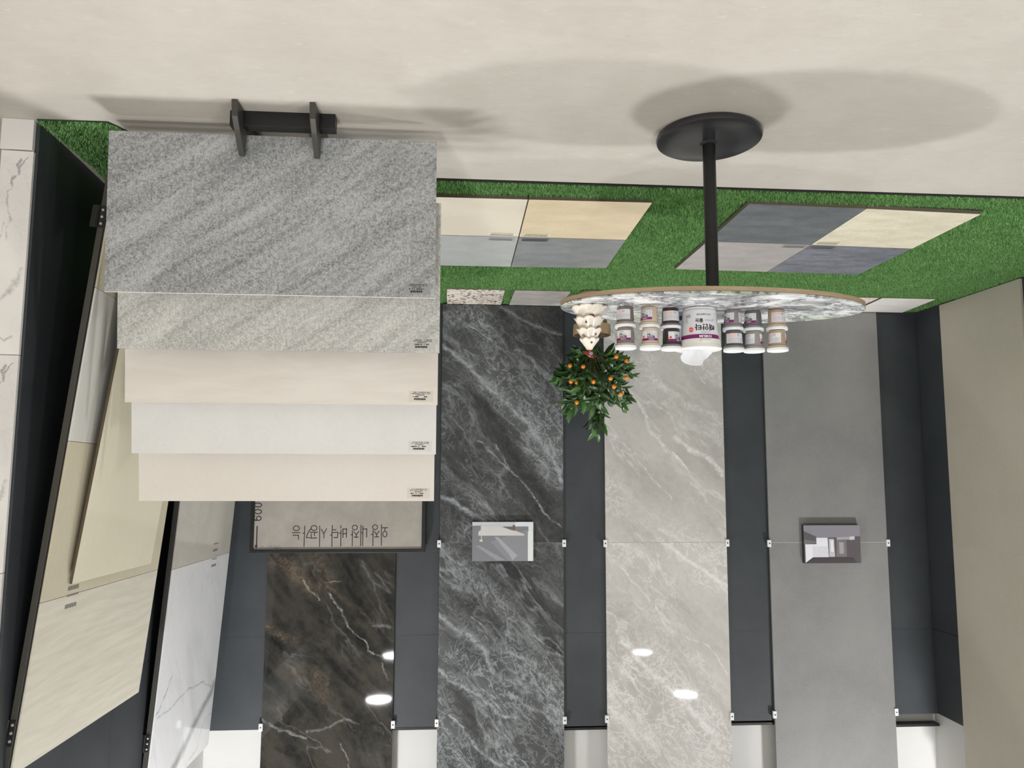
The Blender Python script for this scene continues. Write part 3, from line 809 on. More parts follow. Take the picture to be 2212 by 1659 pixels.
def quad(Gd, i, j, gap=0.0015):
    a, b, c, d = Gd[j][i], Gd[j][i + 1], Gd[j + 1][i + 1], Gd[j + 1][i]
    return [(b[0] + gap, b[1] + gap), (a[0] - gap, a[1] + gap), (d[0] - gap, d[1] - gap), (c[0] + gap, c[1] - gap)]
G1, G2 = 'four square tiles laid on the turf by the table foot', 'four square tiles laid on the turf beside the rack'
ST = {k: plain('sticker_' + k, rgb, 0.3, var=0.02) for k, rgb in (('dark', (88, 91, 94)), ('cream', (206, 198, 174)), ('taupe', (140, 137, 134)), ('lite', (216, 208, 188)), ('pale', (150, 153, 152)))}
ZT = 0.030
quad_tile('floor_tile', 'dark slate square tile on the turf, touching the yellow-cream one', quad(A, 0, 0), 0.011, ZT, MT['tile_slate'], MT['edge_tan'], G1)
quad_tile('floor_tile', 'yellow-cream mottled square tile on the turf', quad(A, 1, 0), 0.011, ZT, MT['tile_cream_stone'], MT['edge_tan'], G1, (-2.09, 4.07, ST['cream']))
quad_tile('floor_tile', 'pale taupe-grey square tile on the turf behind the slate one, passing behind the table pole', quad(A, 0, 1), 0.011, ZT, MT['tile_grey_taupe'], MT['edge_tan'], G1, (-1.93, 4.15, ST['taupe']))
quad_tile('floor_tile', 'dark blue-grey streaked square tile on the turf behind the yellow-cream one', quad(A, 1, 1), 0.011, ZT, MT['tile_bluegrey'], MT['edge_tan'], G1, (-2.10, 4.155, ST['dark']))
quad_tile('floor_tile', 'plain cream square tile on the turf, partly behind the tile rack', quad(B, 0, 0, 0.003), 0.011, ZT, MT['tile_cream'], MT['edge_tan'], G2, (-0.25, 4.065, ST['lite']))
quad_tile('floor_tile', 'sand-beige square tile on the turf beside the cream one', quad(B, 1, 0, 0.003), 0.011, ZT, MT['tile_sand'], MT['edge_tan'], G2, (-0.44, 4.065, ST['cream']))
quad_tile('floor_tile', 'pale grey square tile on the turf behind the cream one', quad(B, 0, 1, 0.003), 0.011, ZT, MT['tile_pale_grey'], MT['edge_tan'], G2, (-0.25, 4.155, ST['pale']))
quad_tile('floor_tile', 'mid grey square tile on the turf behind the sand-beige one', quad(B, 1, 1, 0.003), 0.011, ZT, MT['tile_mid_grey'], MT['edge_tan'], G2, (-0.44, 4.155, ST['dark']))

# small samples along the foot of the back wall
MT['terrazzo_brown'] = terrazzo('brown_chip_terrazzo', (228, 222, 212), [(128, 92, 76), (168, 138, 116), (92, 72, 62), (196, 180, 160), (150, 110, 92)], 34)
MT['terrazzo_blue'] = terrazzo('blue_chip_terrazzo', (206, 212, 220), [(110, 132, 162), (150, 168, 190), (90, 110, 140)], 30)
MT['sample_grey'] = striated('grey_stone_sample', (172, 168, 163), (198, 194, 188), (3, 6, 1), 0.4)
MT['sample_pink'] = terrazzo('pinkish_terrazzo', (222, 212, 204), [(206, 192, 184), (230, 224, 218), (198, 182, 174)], 40)
MT['sample_white'] = striated('white_stone_sample', (224, 221, 215), (236, 234, 229), (2, 5, 1), 0.35)
GS = 'small tile samples along the foot of the back wall'
for (xa, xb), sh, mt, lab in zip(backrow, (0.0, 0.005, 0.0, -0.03, -0.035), ('terrazzo_brown', 'sample_grey', 'terrazzo_blue', 'sample_pink', 'sample_white'),
                                 ('white terrazzo sample with brown chips at the foot of the back wall', 'light grey stone sample at the foot of the back wall next to the terrazzo',
                                  'blue-chipped terrazzo sample peeking out behind the oval tabletop', 'pinkish terrazzo sample beside the white one by the corner',
                                  'white stone sample at the foot of the grey slab by the corner')):
    quad_tile('sample_tile', lab, [(xb, 5.43), (xa, 5.43), (xa + sh, 5.928), (xb + sh, 5.928)], 0.002, 0.020, MT[mt], MT['edge_tan'], GS)

# ------------------------------------------------------------------ stepped tile rack and its five big tiles
rack = thing('tile_rack', 'black steel floor rack with two hooked side plates holding five stepped tiles', 'rack', (0.66, 2.75, 0))
def rk(mb, name, mat='black_metal', bevel=0.002):
    o = mb.build(name, MT[mat], None, bevel=bevel)
    o.parent = rack
    o.matrix_parent_inverse = Matrix.Translation((-0.66, -2.75, 0))
    return o
mm = MB(); mm.box(0.449, 0.828, 2.752, 2.80, 0.0, 0.058); rk(mm, 'base_box')
for x in (0.778, 0.506):
    mm = MB(); mm.prism([(2.664, 0.0), (2.676, 0.058), (2.712, 0.094), (2.784, 0.158), (2.797, 0.156), (2.804, 0.062), (3.36, 0.062), (3.36, 0.0)], x, x + 0.021, 'x')
    rk(mm, 'side_plate', 'dark_grey_metal')
    mm = MB(); mm.prism([(3.02, 0.06), (3.05, 0.06), (3.43, 1.44), (3.40, 1.44)], x, x + 0.03, 'x')
    rk(mm, 'upright')
    mm = MB(); mm.prism([(3.365, 1.36), (3.40, 1.36), (3.77, 0.02), (3.735, 0.02)], x, x + 0.03, 'x')
    rk(mm, 'back_leg')
mm = MB(); mm.box(0.506, 0.808, 3.745, 3.765, 0.03, 0.06); rk(mm, 'foot_bar')
MT['rack1'] = granite('rough_grey_stone', (108, 111, 113), (186, 188, 188), (98, 101, 105), -0.62)
MT['rack2'] = granite('light_grey_grained_stone', (152, 152, 149), (212, 212, 208), (150, 149, 147), -0.62)
MT['rack3'] = striated('ivory_travertine', (222, 216, 208), (233, 228, 221), (0.8, 1, 5), 0.4, 2.5)
MT['rack4'] = mottled('pale_grey_white_stone', (226, 225, 223), (233, 232, 230), 4, 0.35, 60)
MT['rack5'] = mottled('plain_ivory_stone', (228, 222, 214), (233, 228, 221), 2, 0.35, 60)
#            x0, top y, top z, slope dy/dz, height
RT = [(0.0765, 2.853, 0.6615, 0.066, 0.596, 'rack1', 'edge_dark', 'rough dark grey streaked stone tile, lowest and foremost on the tile rack'),
      (0.0585, 2.947, 0.8565, 0.115, 0.578, 'rack2', 'edge_tan', 'light grey grained stone tile, second step from the bottom of the tile rack'),
      (0.0655, 3.059, 1.0485, 0.13, 0.578, 'rack3', 'edge_light', 'ivory streaked travertine tile, middle step of the tile rack'),
      (0.0715, 3.163, 1.242, 0.14, 0.578, 'rack4', 'edge_light', 'cool pale grey-white tile, second step from the top of the tile rack'),
      (0.0795, 3.283, 1.435, 0.15, 0.578, 'rack5', 'edge_light', 'plain ivory tile, topmost step of the tile rack')]
for k, (x0, yt, zt, sl, hh, mt, ed, lab) in enumerate(RT):
    ang = math.atan(sl)
    mm = MB()
    mm.m = 0
    mm.add([(-0.6, 0, -hh), (0.6, 0, -hh), (0.6, 0, 0), (-0.6, 0, 0)], [(0, 1, 2, 3)])
    mm.m = 1
    mm.add([(-0.6, 0, -hh), (0.6, 0, -hh), (0.6, 0, 0), (-0.6, 0, 0), (-0.6, 0.010, -hh), (0.6, 0.010, -hh), (0.6, 0.010, 0), (-0.6, 0.010, 0)],
           [(7, 6, 5, 4), (3, 2, 6, 7), (0, 3, 7, 4), (2, 1, 5, 6), (1, 0, 4, 5)])
    o = mm.build('rack_tile', [MT[mt], MT[ed] if ed != 'edge_dark' else MT['edge_light']])
    o.location = (x0 + 0.6, yt, zt)
    o.rotation_euler = (-ang, 0, 0)
    tag(o, lab, 'tile', 'large tiles on the stepped rack')
    # clear sticker with tiny print in the upper left corner of the face
    sx, sz = -0.595, -0.008
    sm = MB(); sm.box(sx + 0.012, sx + 0.108, -0.0004, 0.0, sz - 0.048, sz - 0.004)
    s = sm.build('sticker', plain('sticker_film', [(150, 152, 153), (188, 188, 184), (220, 213, 204), (222, 221, 219), (222, 216, 208)][k], 0.5, var=0.02), o)
    pm = MB()
    rr = random.Random(40 + k)
    xa = sx + 0.03
    micro(pm, xa + 0.012, xa + 0.058, sz - 0.019, 0.0085, -0.0008, rr, 0.05)
    micro(pm, xa + 0.006, xa + 0.066, sz - 0.027, 0.0050, -0.0008, rr, 0.8)
    micro(pm, xa + 0.016, xa + 0.050, sz - 0.033, 0.0030, -0.0008, rr, 0.05)
    micro(pm, xa - 0.006, xa + 0.068, sz - 0.0385, 0.0028, -0.0008, rr, 0.4)
    micro(pm, xa - 0.006, xa + 0.060, sz - 0.0435, 0.0028, -0.0008, rr, 0.4)
    p = pm.build('small_print', MT['print'], s)
    p['kind'] = 'stuff'
    # ledge that carries the tile
    if k:
        zb = zt - hh * math.cos(ang)
        yb = yt - hh * math.sin(ang)
        yr = 3.02 + (zb - 0.06) * 0.275
        mm = MB(); mm.box(0.506, 0.808, yb - 0.004, yr + 0.012, zb - 0.006, zb)
        rk(mm, 'ledge', bevel=0)

# ------------------------------------------------------------------ two tall hinged display panels leaning on the partition
MT['panel_stripe'] = striated('striated_beige_stone', (212, 206, 191), (225, 220, 206), (1, 1.1, 16), 0.28, 2.4)
MT['panel_beige'] = mottled('plain_beige_stone', (202, 193, 170), (211, 203, 181), 1.5, 0.22, 60)
MT['panel_grey'] = striated('pale_grey_onyx', (208, 207, 201), (222, 221, 215), (1, 4, 0.5), 0.12, 1.5)
MT['cream_gloss'] = mottled('glossy_cream', (226, 219, 196), (231, 225, 204), 1.5, 0.12, 40)
P2Y0, P2Y1, P2TOP, P2J = 4.610, 5.745, 3.158, 1.862
CAL = dict(lo=(230, 231, 234), hi=(240, 240, 243), vein=(120, 125, 120), ang=-0.62, loc=(0.35, 0.9, 0.25), main=0.02, fine=0.012, amt=(0.12, 0.10), rough=0.06, spec=0.5,
           stretch=(1, 1.6, 0.5), band=(0.62, 0.75), mscale=0.9, fscale=2.0, axis='x')
calv = [([(y - (P2Y0 + (P2Y1 - P2Y0) / 2 + 0.006), z - (P2J + P2TOP) / 2) for y, z in p], w_, s_ * 0.8) for p, w_, s_ in VEINS['cala']]
MT['marble_calacatta'] = marble('calacatta_marble', paths=calv, plane='yz', **CAL)
MT['panel_taupe'] = marble('pale_taupe_polished_stone', (200, 195, 186), (212, 207, 199), (226, 223, 217), 0.7, (1, 6, 2), main=0.01, fine=0.01, amt=(0.35, 0.1), rough=0.10,
                           mscale=1.0, fscale=2, axis='x', band=(0.6, 0.8))
def lean_panel(label, x0, lean, y0, y1, vtop, rows, hinge_v):
    ang = math.atan(lean)
    # local frame: +x into the wall, y along the wall, z up the slope
    T = thing('display_panel', label, 'display panel', (x0, y0, 0.013), (0.022, ang, 0), 'hinged display panels')
    wd = y1 - y0
    mm = MB(); mm.box(0.0, 0.023, 0.0, wd, 0.0, vtop - 0.004)
    mm.build('panel_frame', MT['olive_edge'], T, bevel=0.0015)
    mm = MB(); mm.box(-0.002, 0.0, 0.004, wd, 0.0, vtop - 0.004)
    mm.build('backing_sheet', MT['black_line'], T)
    for (z0, z1, mt) in rows:
        mm = MB(); mm.box(-0.0035, 0.0035, -(wd - 0.008) / 2, (wd - 0.008) / 2, -(z1 - z0) / 2 + 0.0008, (z1 - z0) / 2 - 0.0008)
        o = mm.build('panel_tile', MT[mt], T, bevel=0.0008)
        o.location = (-0.0056, wd / 2 + 0.006, (z0 + z1) / 2)
    for hv in hinge_v:
        mm = MB(); mm.box(0.001, 0.021, -0.003, 0.0, hv - 0.045, hv + 0.045)
        h = mm.build('hinge', MT['black_metal'], T, bevel=0.001)
        mm = MB(); mm.tube([(0.0262, -0.003, hv - 0.046), (0.0262, -0.003, hv + 0.046)], 0.0045)
        mm.build('hinge_pin', MT['black_metal'], h)
        mm = MB(); mm.box(0.030, 0.052, -0.003, 0.0, hv - 0.045, hv + 0.045)
        mm.build('hinge_leaf', MT['black_metal'], h)
        for q in (-0.028, 0.0, 0.028):
            mm = MB(); mm.lathe([(0.0058, -0.0012), (0.0035, 0.0012)], n=10)
            s = mm.build('hinge_screw', MT['screw'], h)
            s.location = (0.011, -0.0042, hv + q)
            s.rotation_euler = (PI / 2, 0, 0)
    return T
MT['screw'] = plain('bright_screw', (196, 200, 196), 0.3, 0.4)
J = [0.0, 0.59, 1.186, 1.782, 2.385]
c1 = math.sqrt(1 + 0.094 ** 2)
P1 = lean_panel('hinged display panel with a striated beige top tile, leaning beside the marble-capped partition end', 1.347, 0.094, 3.052, 4.195, 2.385 * c1,
                [(J[0] * c1 + 0.005, J[1] * c1, 'panel_beige'), (J[1] * c1, J[2] * c1, 'panel_grey'), (J[2] * c1, J[3] * c1, 'panel_beige'), (J[3] * c1, J[4] * c1, 'panel_stripe')], (0.31, 2.245))
c2 = math.sqrt(1 + 0.063 ** 2)
P2 = lean_panel('hinged display panel with grey-veined white marble on top, next to the back wall', 1.474, 0.0616, P2Y0, P2Y1, P2TOP * c2,
                [(0.02, 0.60 * c2, 'panel_taupe'), (0.60 * c2, P2J * c2, 'panel_taupe'), (P2J * c2, P2TOP * c2, 'marble_calacatta')], (0.4, 2.80))
def panel_print(T, y, z, rr, wdt=0.10):
    pm = MB()
    for k, hh in enumerate((0.016, 0.008)):
        yy = y
        while yy < y + wdt:
            wl = hh * rr.uniform(0.5, 0.9)
            zz = z + (0.016 if k == 0 else -0.022)
            pm.add([(-0.0096, yy, zz), (-0.0096, yy + wl, zz), (-0.0096, yy + wl, zz + hh), (-0.0096, yy, zz + hh)], [(0, 1, 2, 3)])
            yy += wl * (1.3 if k == 0 else 1.5)
    p = pm.build('small_print', MT['print_grey'], T)
    p['kind'] = 'stuff'
panel_print(P1, 0.20, J[3] * c1 + 0.02, random.Random(3), 0.09)
panel_print(P1, 0.20, J[3] * c1 - 0.05, random.Random(4), 0.09)
panel_print(P2, 0.74, P2J * c2 + 0.03, random.Random(5), 0.10)
panel_print(P2, 0.74, P2J * c2 - 0.07, random.Random(6), 0.10)
# large cream tile propped against the first panel
a1 = math.atan(0.094)
mm = MB()
mm.add([(0, 0, 0), (0, 0.8, 0), (0, 0.8, 1.745 * c1), (0, 0, 1.745 * c1)], [(0, 1, 2, 3)])
mm.m = 1
mm.add([(x_, y_, z_) for x_ in (0, 0.011) for y_, z_ in ((0, 0), (0.8, 0), (0.8, 1.745 * c1), (0, 1.745 * c1))], [(4, 5, 6, 7), (0, 1, 5, 4), (1, 2, 6, 5), (2, 3, 7, 6), (3, 0, 4, 7)])
o = mm.build('propped_tile', [MT['cream_gloss'], plain('tile_body_with_gap_shade', (92, 78, 60), 0.8)], None)  # edge faces coloured darker brown to paint in the shade of the gap behind
o.location = (1.266, 3.235, 0.014)
o.rotation_euler = (0.022, math.atan(0.124), 0)
tag(o, 'large plain glossy cream tile propped against the display panel behind the rack', 'tile')
# ------------------------------------------------------------------ oval table
TX, TY, TZ = -0.978, 2.81, 0.695
table = thing('oval_table', 'oval table with green-grey veined marble top on a black pole and round black foot', 'table', (TX, TY, 0))
t = NT('table_marble')
v = t.coord()
w1 = t.warp(t.vec('MULTIPLY', v, (1.3, 2.2, 1)), 2.2, 0.40, 5)
a = t.noise(w1, 3.2, 8, 0.68).outputs[0]
col = t.mix(t.rng(a, 0.42, 0.56), lin(150, 154, 152), lin(226, 228, 228))
gr = t.rng(t.noise(t.vec('ADD', w1, (4.2, 1.1, 0)), 1.6, 4, 0.6).outputs[0], 0.53, 0.62)
col = t.mix(t.math('MULTIPLY', gr, 0.6), col, lin(172, 188, 158))
vn = t.ridge(t.vec('ADD', w1, (1.7, 8.3, 0)), 2.6, 0.045, 7, 0.7, 0.6, 1.0)
col = t.mix(t.math('MULTIPLY', vn, 0.9), col, lin(74, 76, 88))
pk = t.rng(t.noise(t.vec('ADD', w1, (9.2, 3.1, 0)), 1.4, 3).outputs[0], 0.66, 0.72)
col = t.mix(t.math('MULTIPLY', pk, 0.5), col, lin(186, 148, 150))
wh = t.rng(t.noise(t.vec('ADD', w1, (2.2, 6.1, 0)), 1.9, 4).outputs[0], 0.57, 0.63)
col = t.mix(t.math('MULTIPLY', wh, 0.8), col, lin(238, 240, 244))
MT['table_marble'] = t.set(col, 0.16)
MT['wood_edge'] = striated('wooden_edge_band', (158, 138, 112), (180, 160, 132), (2, 2, 20), 0.45)
mm = MB(); mm.lathe([(0.975, -0.010), (0.995, -0.008), (1.0, -0.003), (0.996, 0.0), (0.0005, 0.0)], n=96, sx=0.584, sy=0.2815)
o = mm.build('marble_top', MT['table_marble'], table, smooth=True); o.location = (0, 0, TZ)
mm = MB(); mm.lathe([(0.985, -0.026), (0.999, -0.024), (1.0, -0.009), (0.96, -0.0085)], n=96, sx=0.584, sy=0.2815)
o = mm.build('edge_band', MT['wood_edge'], table, smooth=True); o.location = (0, 0, TZ)
mm = MB(); mm.box(-0.16, 0.16, -0.11, 0.11, TZ - 0.034, TZ - 0.0265); mm.build('mounting_plate', MT['black_metal'], table)
mm = MB(); mm.lathe([(0.0245, 0.02), (0.0245, TZ - 0.034)], n=32); mm.build('pole', MT['black_metal'], table, smooth=True)
MT['foot'] = plain('dark_cast_foot', (50, 51, 53), 0.24, 0.2, var=0.1)
mm = MB(); mm.lathe([(0.192, 0.0), (0.199, 0.006), (0.2025, 0.016), (0.199, 0.026), (0.188, 0.032), (0.10, 0.0345), (0.034, 0.036), (0.03, 0.04), (0.026, 0.042)], n=72)
mm.build('foot_disc', MT['foot'], table, smooth=True)

# ------------------------------------------------------------------ printed labels wrapped round pots
def wrap(cx, cy, rfun, phi, xs, off):
    """label coordinates (x right along the surface, z) -> world, phi: where the label centre faces (deg, + towards -x)"""
    out = []
    for x, z in xs:
        r = rfun(z) + off
        a = math.radians(phi) - x / r
        out.append((cx - r * math.sin(a), cy - r * math.cos(a), z))
    return out
def label_patch(name, parent, rfun, phi, x0, x1, z0, z1, mat, off=0.0004):
    n = max(3, int((x1 - x0) / 0.004))
    vs, fs = [], []
    for i in range(n + 1):
        x = x0 + (x1 - x0) * i / n
        vs += wrap(0, 0, rfun, phi, [(x, z0), (x, z1)], off)
    for i in range(n):
        fs.append((2 * i, 2 * i + 2, 2 * i + 3, 2 * i + 1))
    return mesh_obj(name, vs, fs, mat, parent, smooth=True)
def text_shape(body, size, bold=0.0):
    cu = bpy.data.curves.new('lettering_outline', 'FONT')
    cu.body = body
    cu.size = size
    cu.align_x = 'CENTER'
    cu.align_y = 'CENTER'
    cu.offset = bold
    cu.resolution_u = 3
    ob = bpy.data.objects.new('lettering_outline', cu)
    C.objects.link(ob)
    dg = bpy.context.evaluated_depsgraph_get()
    me = bpy.data.meshes.new_from_object(ob.evaluated_get(dg))
    vs = [(v.co.x, v.co.y) for v in me.vertices]
    fs = [tuple(p.vertices) for p in me.polygons]
    bpy.data.objects.remove(ob)
    bpy.data.meshes.remove(me)
    bpy.data.curves.remove(cu)
    return vs, fs
_txt = {}
def label_text(name, parent, rfun, phi, x, z, body, size, mat, bold=0.0, sx=1.0, off=0.0009):
    key = (body, size, bold)
    if key not in _txt:
        _txt[key] = text_shape(body, size, bold)
    vs, fs = _txt[key]
    return mesh_obj(name, wrap(0, 0, rfun, phi, [(x + a * sx, z + b) for a, b in vs], off), fs, mat, parent)
def label_lines(name, parent, rfun, phi, segs, mat, off=0.0008):
    """segs: (x0,x1,z0,z1) printed bars"""
    vs, fs = [], []
    for x0, x1, z0, z1 in segs:
        n = max(1, int((x1 - x0) / 0.004))
        b = len(vs)
        for i in range(n + 1):
            x = x0 + (x1 - x0) * i / n
            vs += wrap(0, 0, rfun, phi, [(x, z0), (x, z1)], off)
        for i in range(n):
            fs.append((b + 2 * i, b + 2 * i + 2, b + 2 * i + 3, b + 2 * i + 1))
    o = mesh_obj(name, vs, fs, mat, parent)
    o['kind'] = 'stuff'
    return o
def disc(name, parent, rfun, phi, x, z, rx, rz, mat, off=0.0009):
    pts = [(x + rx * math.cos(2 * PI * i / 20), z + rz * math.sin(2 * PI * i / 20)) for i in range(20)]
    return mesh_obj(name, wrap(0, 0, rfun, phi, pts, off), [tuple(range(20))[::-1]], mat, parent)

MT['label_white'] = plain('label_paper', (226, 226, 230), 0.4, var=0.01)
MT['purple'] = plain('purple_print', (128, 26, 104), 0.4)
MT['red_dot'] = plain('orange_red_print', (226, 84, 52), 0.4)
MT['pink_print'] = plain('pale_pink_print', (234, 200, 196), 0.45)
MT['grey_print'] = plain('pale_grey_print', (176, 174, 180), 0.5)
MT['white_print'] = plain('white_print', (240, 236, 240), 0.4)
MT['black_print'] = plain('black_print', (24, 22, 26), 0.45)

def words(x0, x1, z, h, rr):
    out = []
    x = x0
    while x < x1 - h * 0.4:
        wl = h * rr.uniform(0.8, 2.6)
        out.append((x, min(x + wl, x1), z, z + h))
        x += wl + h * rr.uniform(0.4, 0.9)
    return out

# ------------------------------------------------------------------ small grout pots, six stacks of two
def pot_r(z):
    return 0.0302 + 0.0026 * max(0.0, min(1.0, z / 0.058))
PH = 0.0795
def grout_pot(label, x, y, z, rgb, neck, labs, seed, rot):
    rr = random.Random(seed)
    T = thing('grout_pot', label, 'pot', (x, y, z), group='small grout pots on the oval table')
    cm = plain('grout_pot_body', rgb, 0.28, var=0.03, scale=30)
    nm = plain('grout_pot_neck', neck, 0.3, var=0.02)
    mm = MB(); mm.lathe([(0.0268, 0.0), (0.0293, 0.0012), (0.0302, 0.004), (0.0328, 0.0585), (0.0342, 0.0595)], n=40); mm.build('body', cm, T, smooth=True)
    mm = MB(); mm.lathe([(0.0340, 0.0590), (0.0371, 0.0600), (0.0376, 0.0665), (0.0370, 0.0680)], n=40); mm.build('neck_ring', nm, T, smooth=True)
    mm = MB(); mm.lathe([(0.0378, 0.0675), (0.0392, 0.0682), (0.0395, 0.0765), (0.0388, 0.0785), (0.0368, 0.0790), (0.0360, 0.0780), (0.0005, 0.0780)], n=48); mm.build('lid', MT['white_plastic'], T, smooth=True)
    for kind, phi, wdeg in labs:
        hw = math.radians(wdeg) * 0.0320 / 2
        z0, z1 = 0.0125, 0.0500
        L = label_patch('label', T, pot_r, phi, -hw, hw, z0, z1, MT['label_white'])
        if kind == 'front':
            label_patch('purple_band', L, pot_r, phi, -hw, hw, z1 - 0.0092, z1, MT['purple'], 0.0007)
            label_text('lettering', L, pot_r, phi, -0.006, z1 - 0.0046, 'CHEUM', 0.0058, MT['white_print'], 0.0001)
            label_text('lettering', L, pot_r, phi, -0.004, z1 - 0.0155, '\ub54c\uc548\ud0c0', 0.0112, MT['black_print'], 0.0003)
            label_text('lettering', L, pot_r, phi, -0.010, z1 - 0.0235, 'grout', 0.0068, MT['grey_print'], 0.0)
            label_text('lettering', L, pot_r, phi, 0.005, z1 - 0.0235, '\uc904\ub208', 0.0072, MT['black_print'], 0.0002)
            disc('red_dot', L, pot_r, phi, hw - 0.008, z1 - 0.0152, 0.0048, 0.0048, MT['red_dot'])
            segs = [(-hw + 0.003, -hw + 0.011, z1 - 0.0135 - 0.0045 * k, z1 - 0.0125 - 0.0045 * k) for k in range(4)]
            segs += words(-hw + 0.003, -hw + 0.013, z0 + 0.004, 0.0018, rr) + words(-0.008, 0.012, z0 + 0.0035, 0.0035, rr)
            label_lines('small_print', L, pot_r, phi, segs, MT['grey_print'])
        else:
            label_patch('pink_block', L, pot_r, phi, 0.001, hw - 0.003, z0 + 0.003, z0 + 0.0145, MT['pink_print'], 0.0007)
            label_lines('code_block', L, pot_r, phi, [(-0.013 + 0.0016 * k, -0.0122 + 0.0016 * k, z0 + 0.003, z0 + 0.0125) for k in range(7)], MT['grey_print'])
            segs = []
            for k in range(5):
                segs += words(-hw + 0.004, hw - 0.004, z0 + 0.018 + 0.0035 * k, 0.0013, rr)
            label_lines('small_print', L, pot_r, phi, segs, MT['grey_print'])
    return T
F, Bk = 'front', 'back'
zt1, zt2 = TZ, TZ + 0.0792
stacks = [  # x, y, lower, upper : body colour, neck colour, labels
    (-0.635, 2.795, ((122, 112, 105), (150, 144, 138), [(Bk, -40, 125), (F, 128, 120)]), ((130, 121, 112), (168, 162, 154), [(F, -38, 125), (Bk, 128, 110)]), 'taupe'),
    (-0.727, 2.795, ((205, 188, 166), (200, 186, 166), [(F, -56, 122), (Bk, 112, 116)]), ((208, 192, 170), (206, 194, 176), [(F, -15, 122), (Bk, 150, 116)]), 'beige'),
    (-0.811, 2.807, ((58, 48, 50), (104, 100, 104), [(Bk, 4, 150), (F, 180, 120)]), ((54, 46, 48), (120, 116, 116), [(F, 28, 125), (Bk, 190, 116)]), 'dark brown'),
    (-1.057, 2.819, ((138, 136, 136), (140, 139, 140), [(F, -72, 120), (Bk, 82, 118)]), ((92, 88, 90), (130, 129, 131), [(Bk, -2, 145), (F, 178, 120)]), 'grey'),
    (-1.138, 2.824, ((106, 105, 109), (128, 128, 134), [(F, -60, 120), (Bk, 112, 118)]), ((148, 143, 140), (152, 148, 144), [(Bk, -72, 110), (F, 72, 100)]), 'dark grey'),
    (-1.219, 2.795, ((188, 166, 146), (186, 174, 158), [(Bk, 2, 122), (F, 180, 120)]), ((172, 154, 130), (176, 164, 146), [(Bk, -58, 116), (F, 96, 116)]), 'tan')]
names_low = ['lower taupe grout pot, in the stack nearest the ceramic tree', 'lower beige grout pot, in the second stack from the ceramic tree',
             'lower dark brown grout pot in the stack touching the big white tub', 'lower mid grey grout pot in the stack beside the big tub, under a charcoal one',
             'lower dark grey grout pot, second stack from the tan end of the row', 'lower pinkish tan grout pot, in the stack farthest from the ceramic tree']
names_up = ['upper taupe grout pot, in the stack nearest the ceramic tree', 'upper beige grout pot, in the second stack from the ceramic tree',
            'upper dark brown grout pot with orange dot, touching the big white tub', 'upper charcoal grey grout pot beside the big tub, above a mid grey one',
            'upper light warm grey grout pot with orange dot, above a dark grey one', 'upper tan grout pot, in the stack farthest from the ceramic tree']
for k, (x, y, lo, hi_, nm) in enumerate(stacks):
    grout_pot(names_low[k], x, y, zt1, lo[0], lo[1], lo[2], 10 + k, 0)
    grout_pot(names_up[k], x + R.uniform(-0.002, 0.002), y, zt2, hi_[0], hi_[1], hi_[2], 30 + k, 0)

# ------------------------------------------------------------------ big white tub of wipes with printed label
def tub_r(z):
    return 0.0620 + 0.0072 * max(0.0, min(1.0, z / 0.122))
tub = thing('wipes_tub', 'big white tub with purple band, white lid and a tissue sticking out', 'tub', (-0.922, 2.803, TZ))
mm = MB(); mm.lathe([(0.055, 0.0), (0.0606, 0.0015), (0.0618, 0.0095), (0.0616, 0.0102), (0.0622, 0.0108), (0.0689, 0.118), (0.0692, 0.122)], n=64)
mm.build('tub_body', MT['white_plastic'], tub, smooth=True, sharp=50)
label_lines('rim_line', tub, tub_r, 0, [(-0.20, 0.20, 0.0098, 0.0108)], MT['grey_print'], 0.0004)['kind'] = 'thing'
lab = label_patch('label', tub, tub_r, 0, -0.19, 0.19, 0.0125, 0.1065, MT['label_white'], 0.0003)
label_patch('purple_band', lab, tub_r, 0, -0.19, 0.19, 0.1065, 0.1215, MT['purple'], 0.0005)
tb = lambda nm, x, z, s, sz, mt, bold=0, sx=1: label_text(nm, lab, tub_r, 0, x, z, s, sz, MT[mt], bold, sx)
tb('brand_lettering', 0.0, 0.1142, 'CHEUM', 0.0105, 'white_print', 0.0004, 1.35)
tb('lettering', 0.001, 0.1005, 'PRE-MIXED', 0.0072, 'grey_print', 0.0001, 1.0)
label_lines('small_print', lab, tub_r, 0, words(-0.021, 0.021, 0.0935, 0.0016, R), MT['grey_print'])
tb('title_lettering', 0.000, 0.0785, '\ub54c\uc548\ud0c0', 0.0255, 'black_print', 0.0007, 1.12)
tb('lettering', 0.042, 0.0760, 'TM', 0.0042, 'grey_print')
tb('lettering', -0.0165, 0.0555, 'grout', 0.0150, 'grey_print', 0.0, 1.1)
tb('lettering', 0.0225, 0.0545, '\uc904\ub208', 0.0165, 'black_print', 0.0004)
tb('lettering', 0.004, 0.0315, '\ub204\uad6c\ub098 \uc27d\uac8c \ubc14\ub85c', 0.0078, 'black_print', 0.0001)
disc('red_dot', lab, tub_r, 0, 0.0535, 0.0885, 0.0088, 0.0095, MT['red_dot'])
tb('lettering', 0.0535, 0.0885, 'NEW', 0.0050, 'white_print', 0.0001)
label_lines('side_print', lab, tub_r, 0, [(-0.067 - 0.0006 * k, -0.058 - 0.0006 * k, 0.045 + 0.0075 * k, 0.0468 + 0.0075 * k) for k in range(7)], MT['grey_print'])
label_lines('side_print', lab, tub_r, 0, words(-0.066, -0.050, 0.030, 0.0022, R) + words(-0.066, -0.050, 0.034, 0.0022, R), MT['pink_print'])
label_lines('badge', lab, tub_r, 0, [(0.0545, 0.078, 0.030, 0.042)] + [(0.066, 0.078, 0.046 + 0.006 * k, 0.049 + 0.006 * k) for k in range(3)], MT['grey_print'])
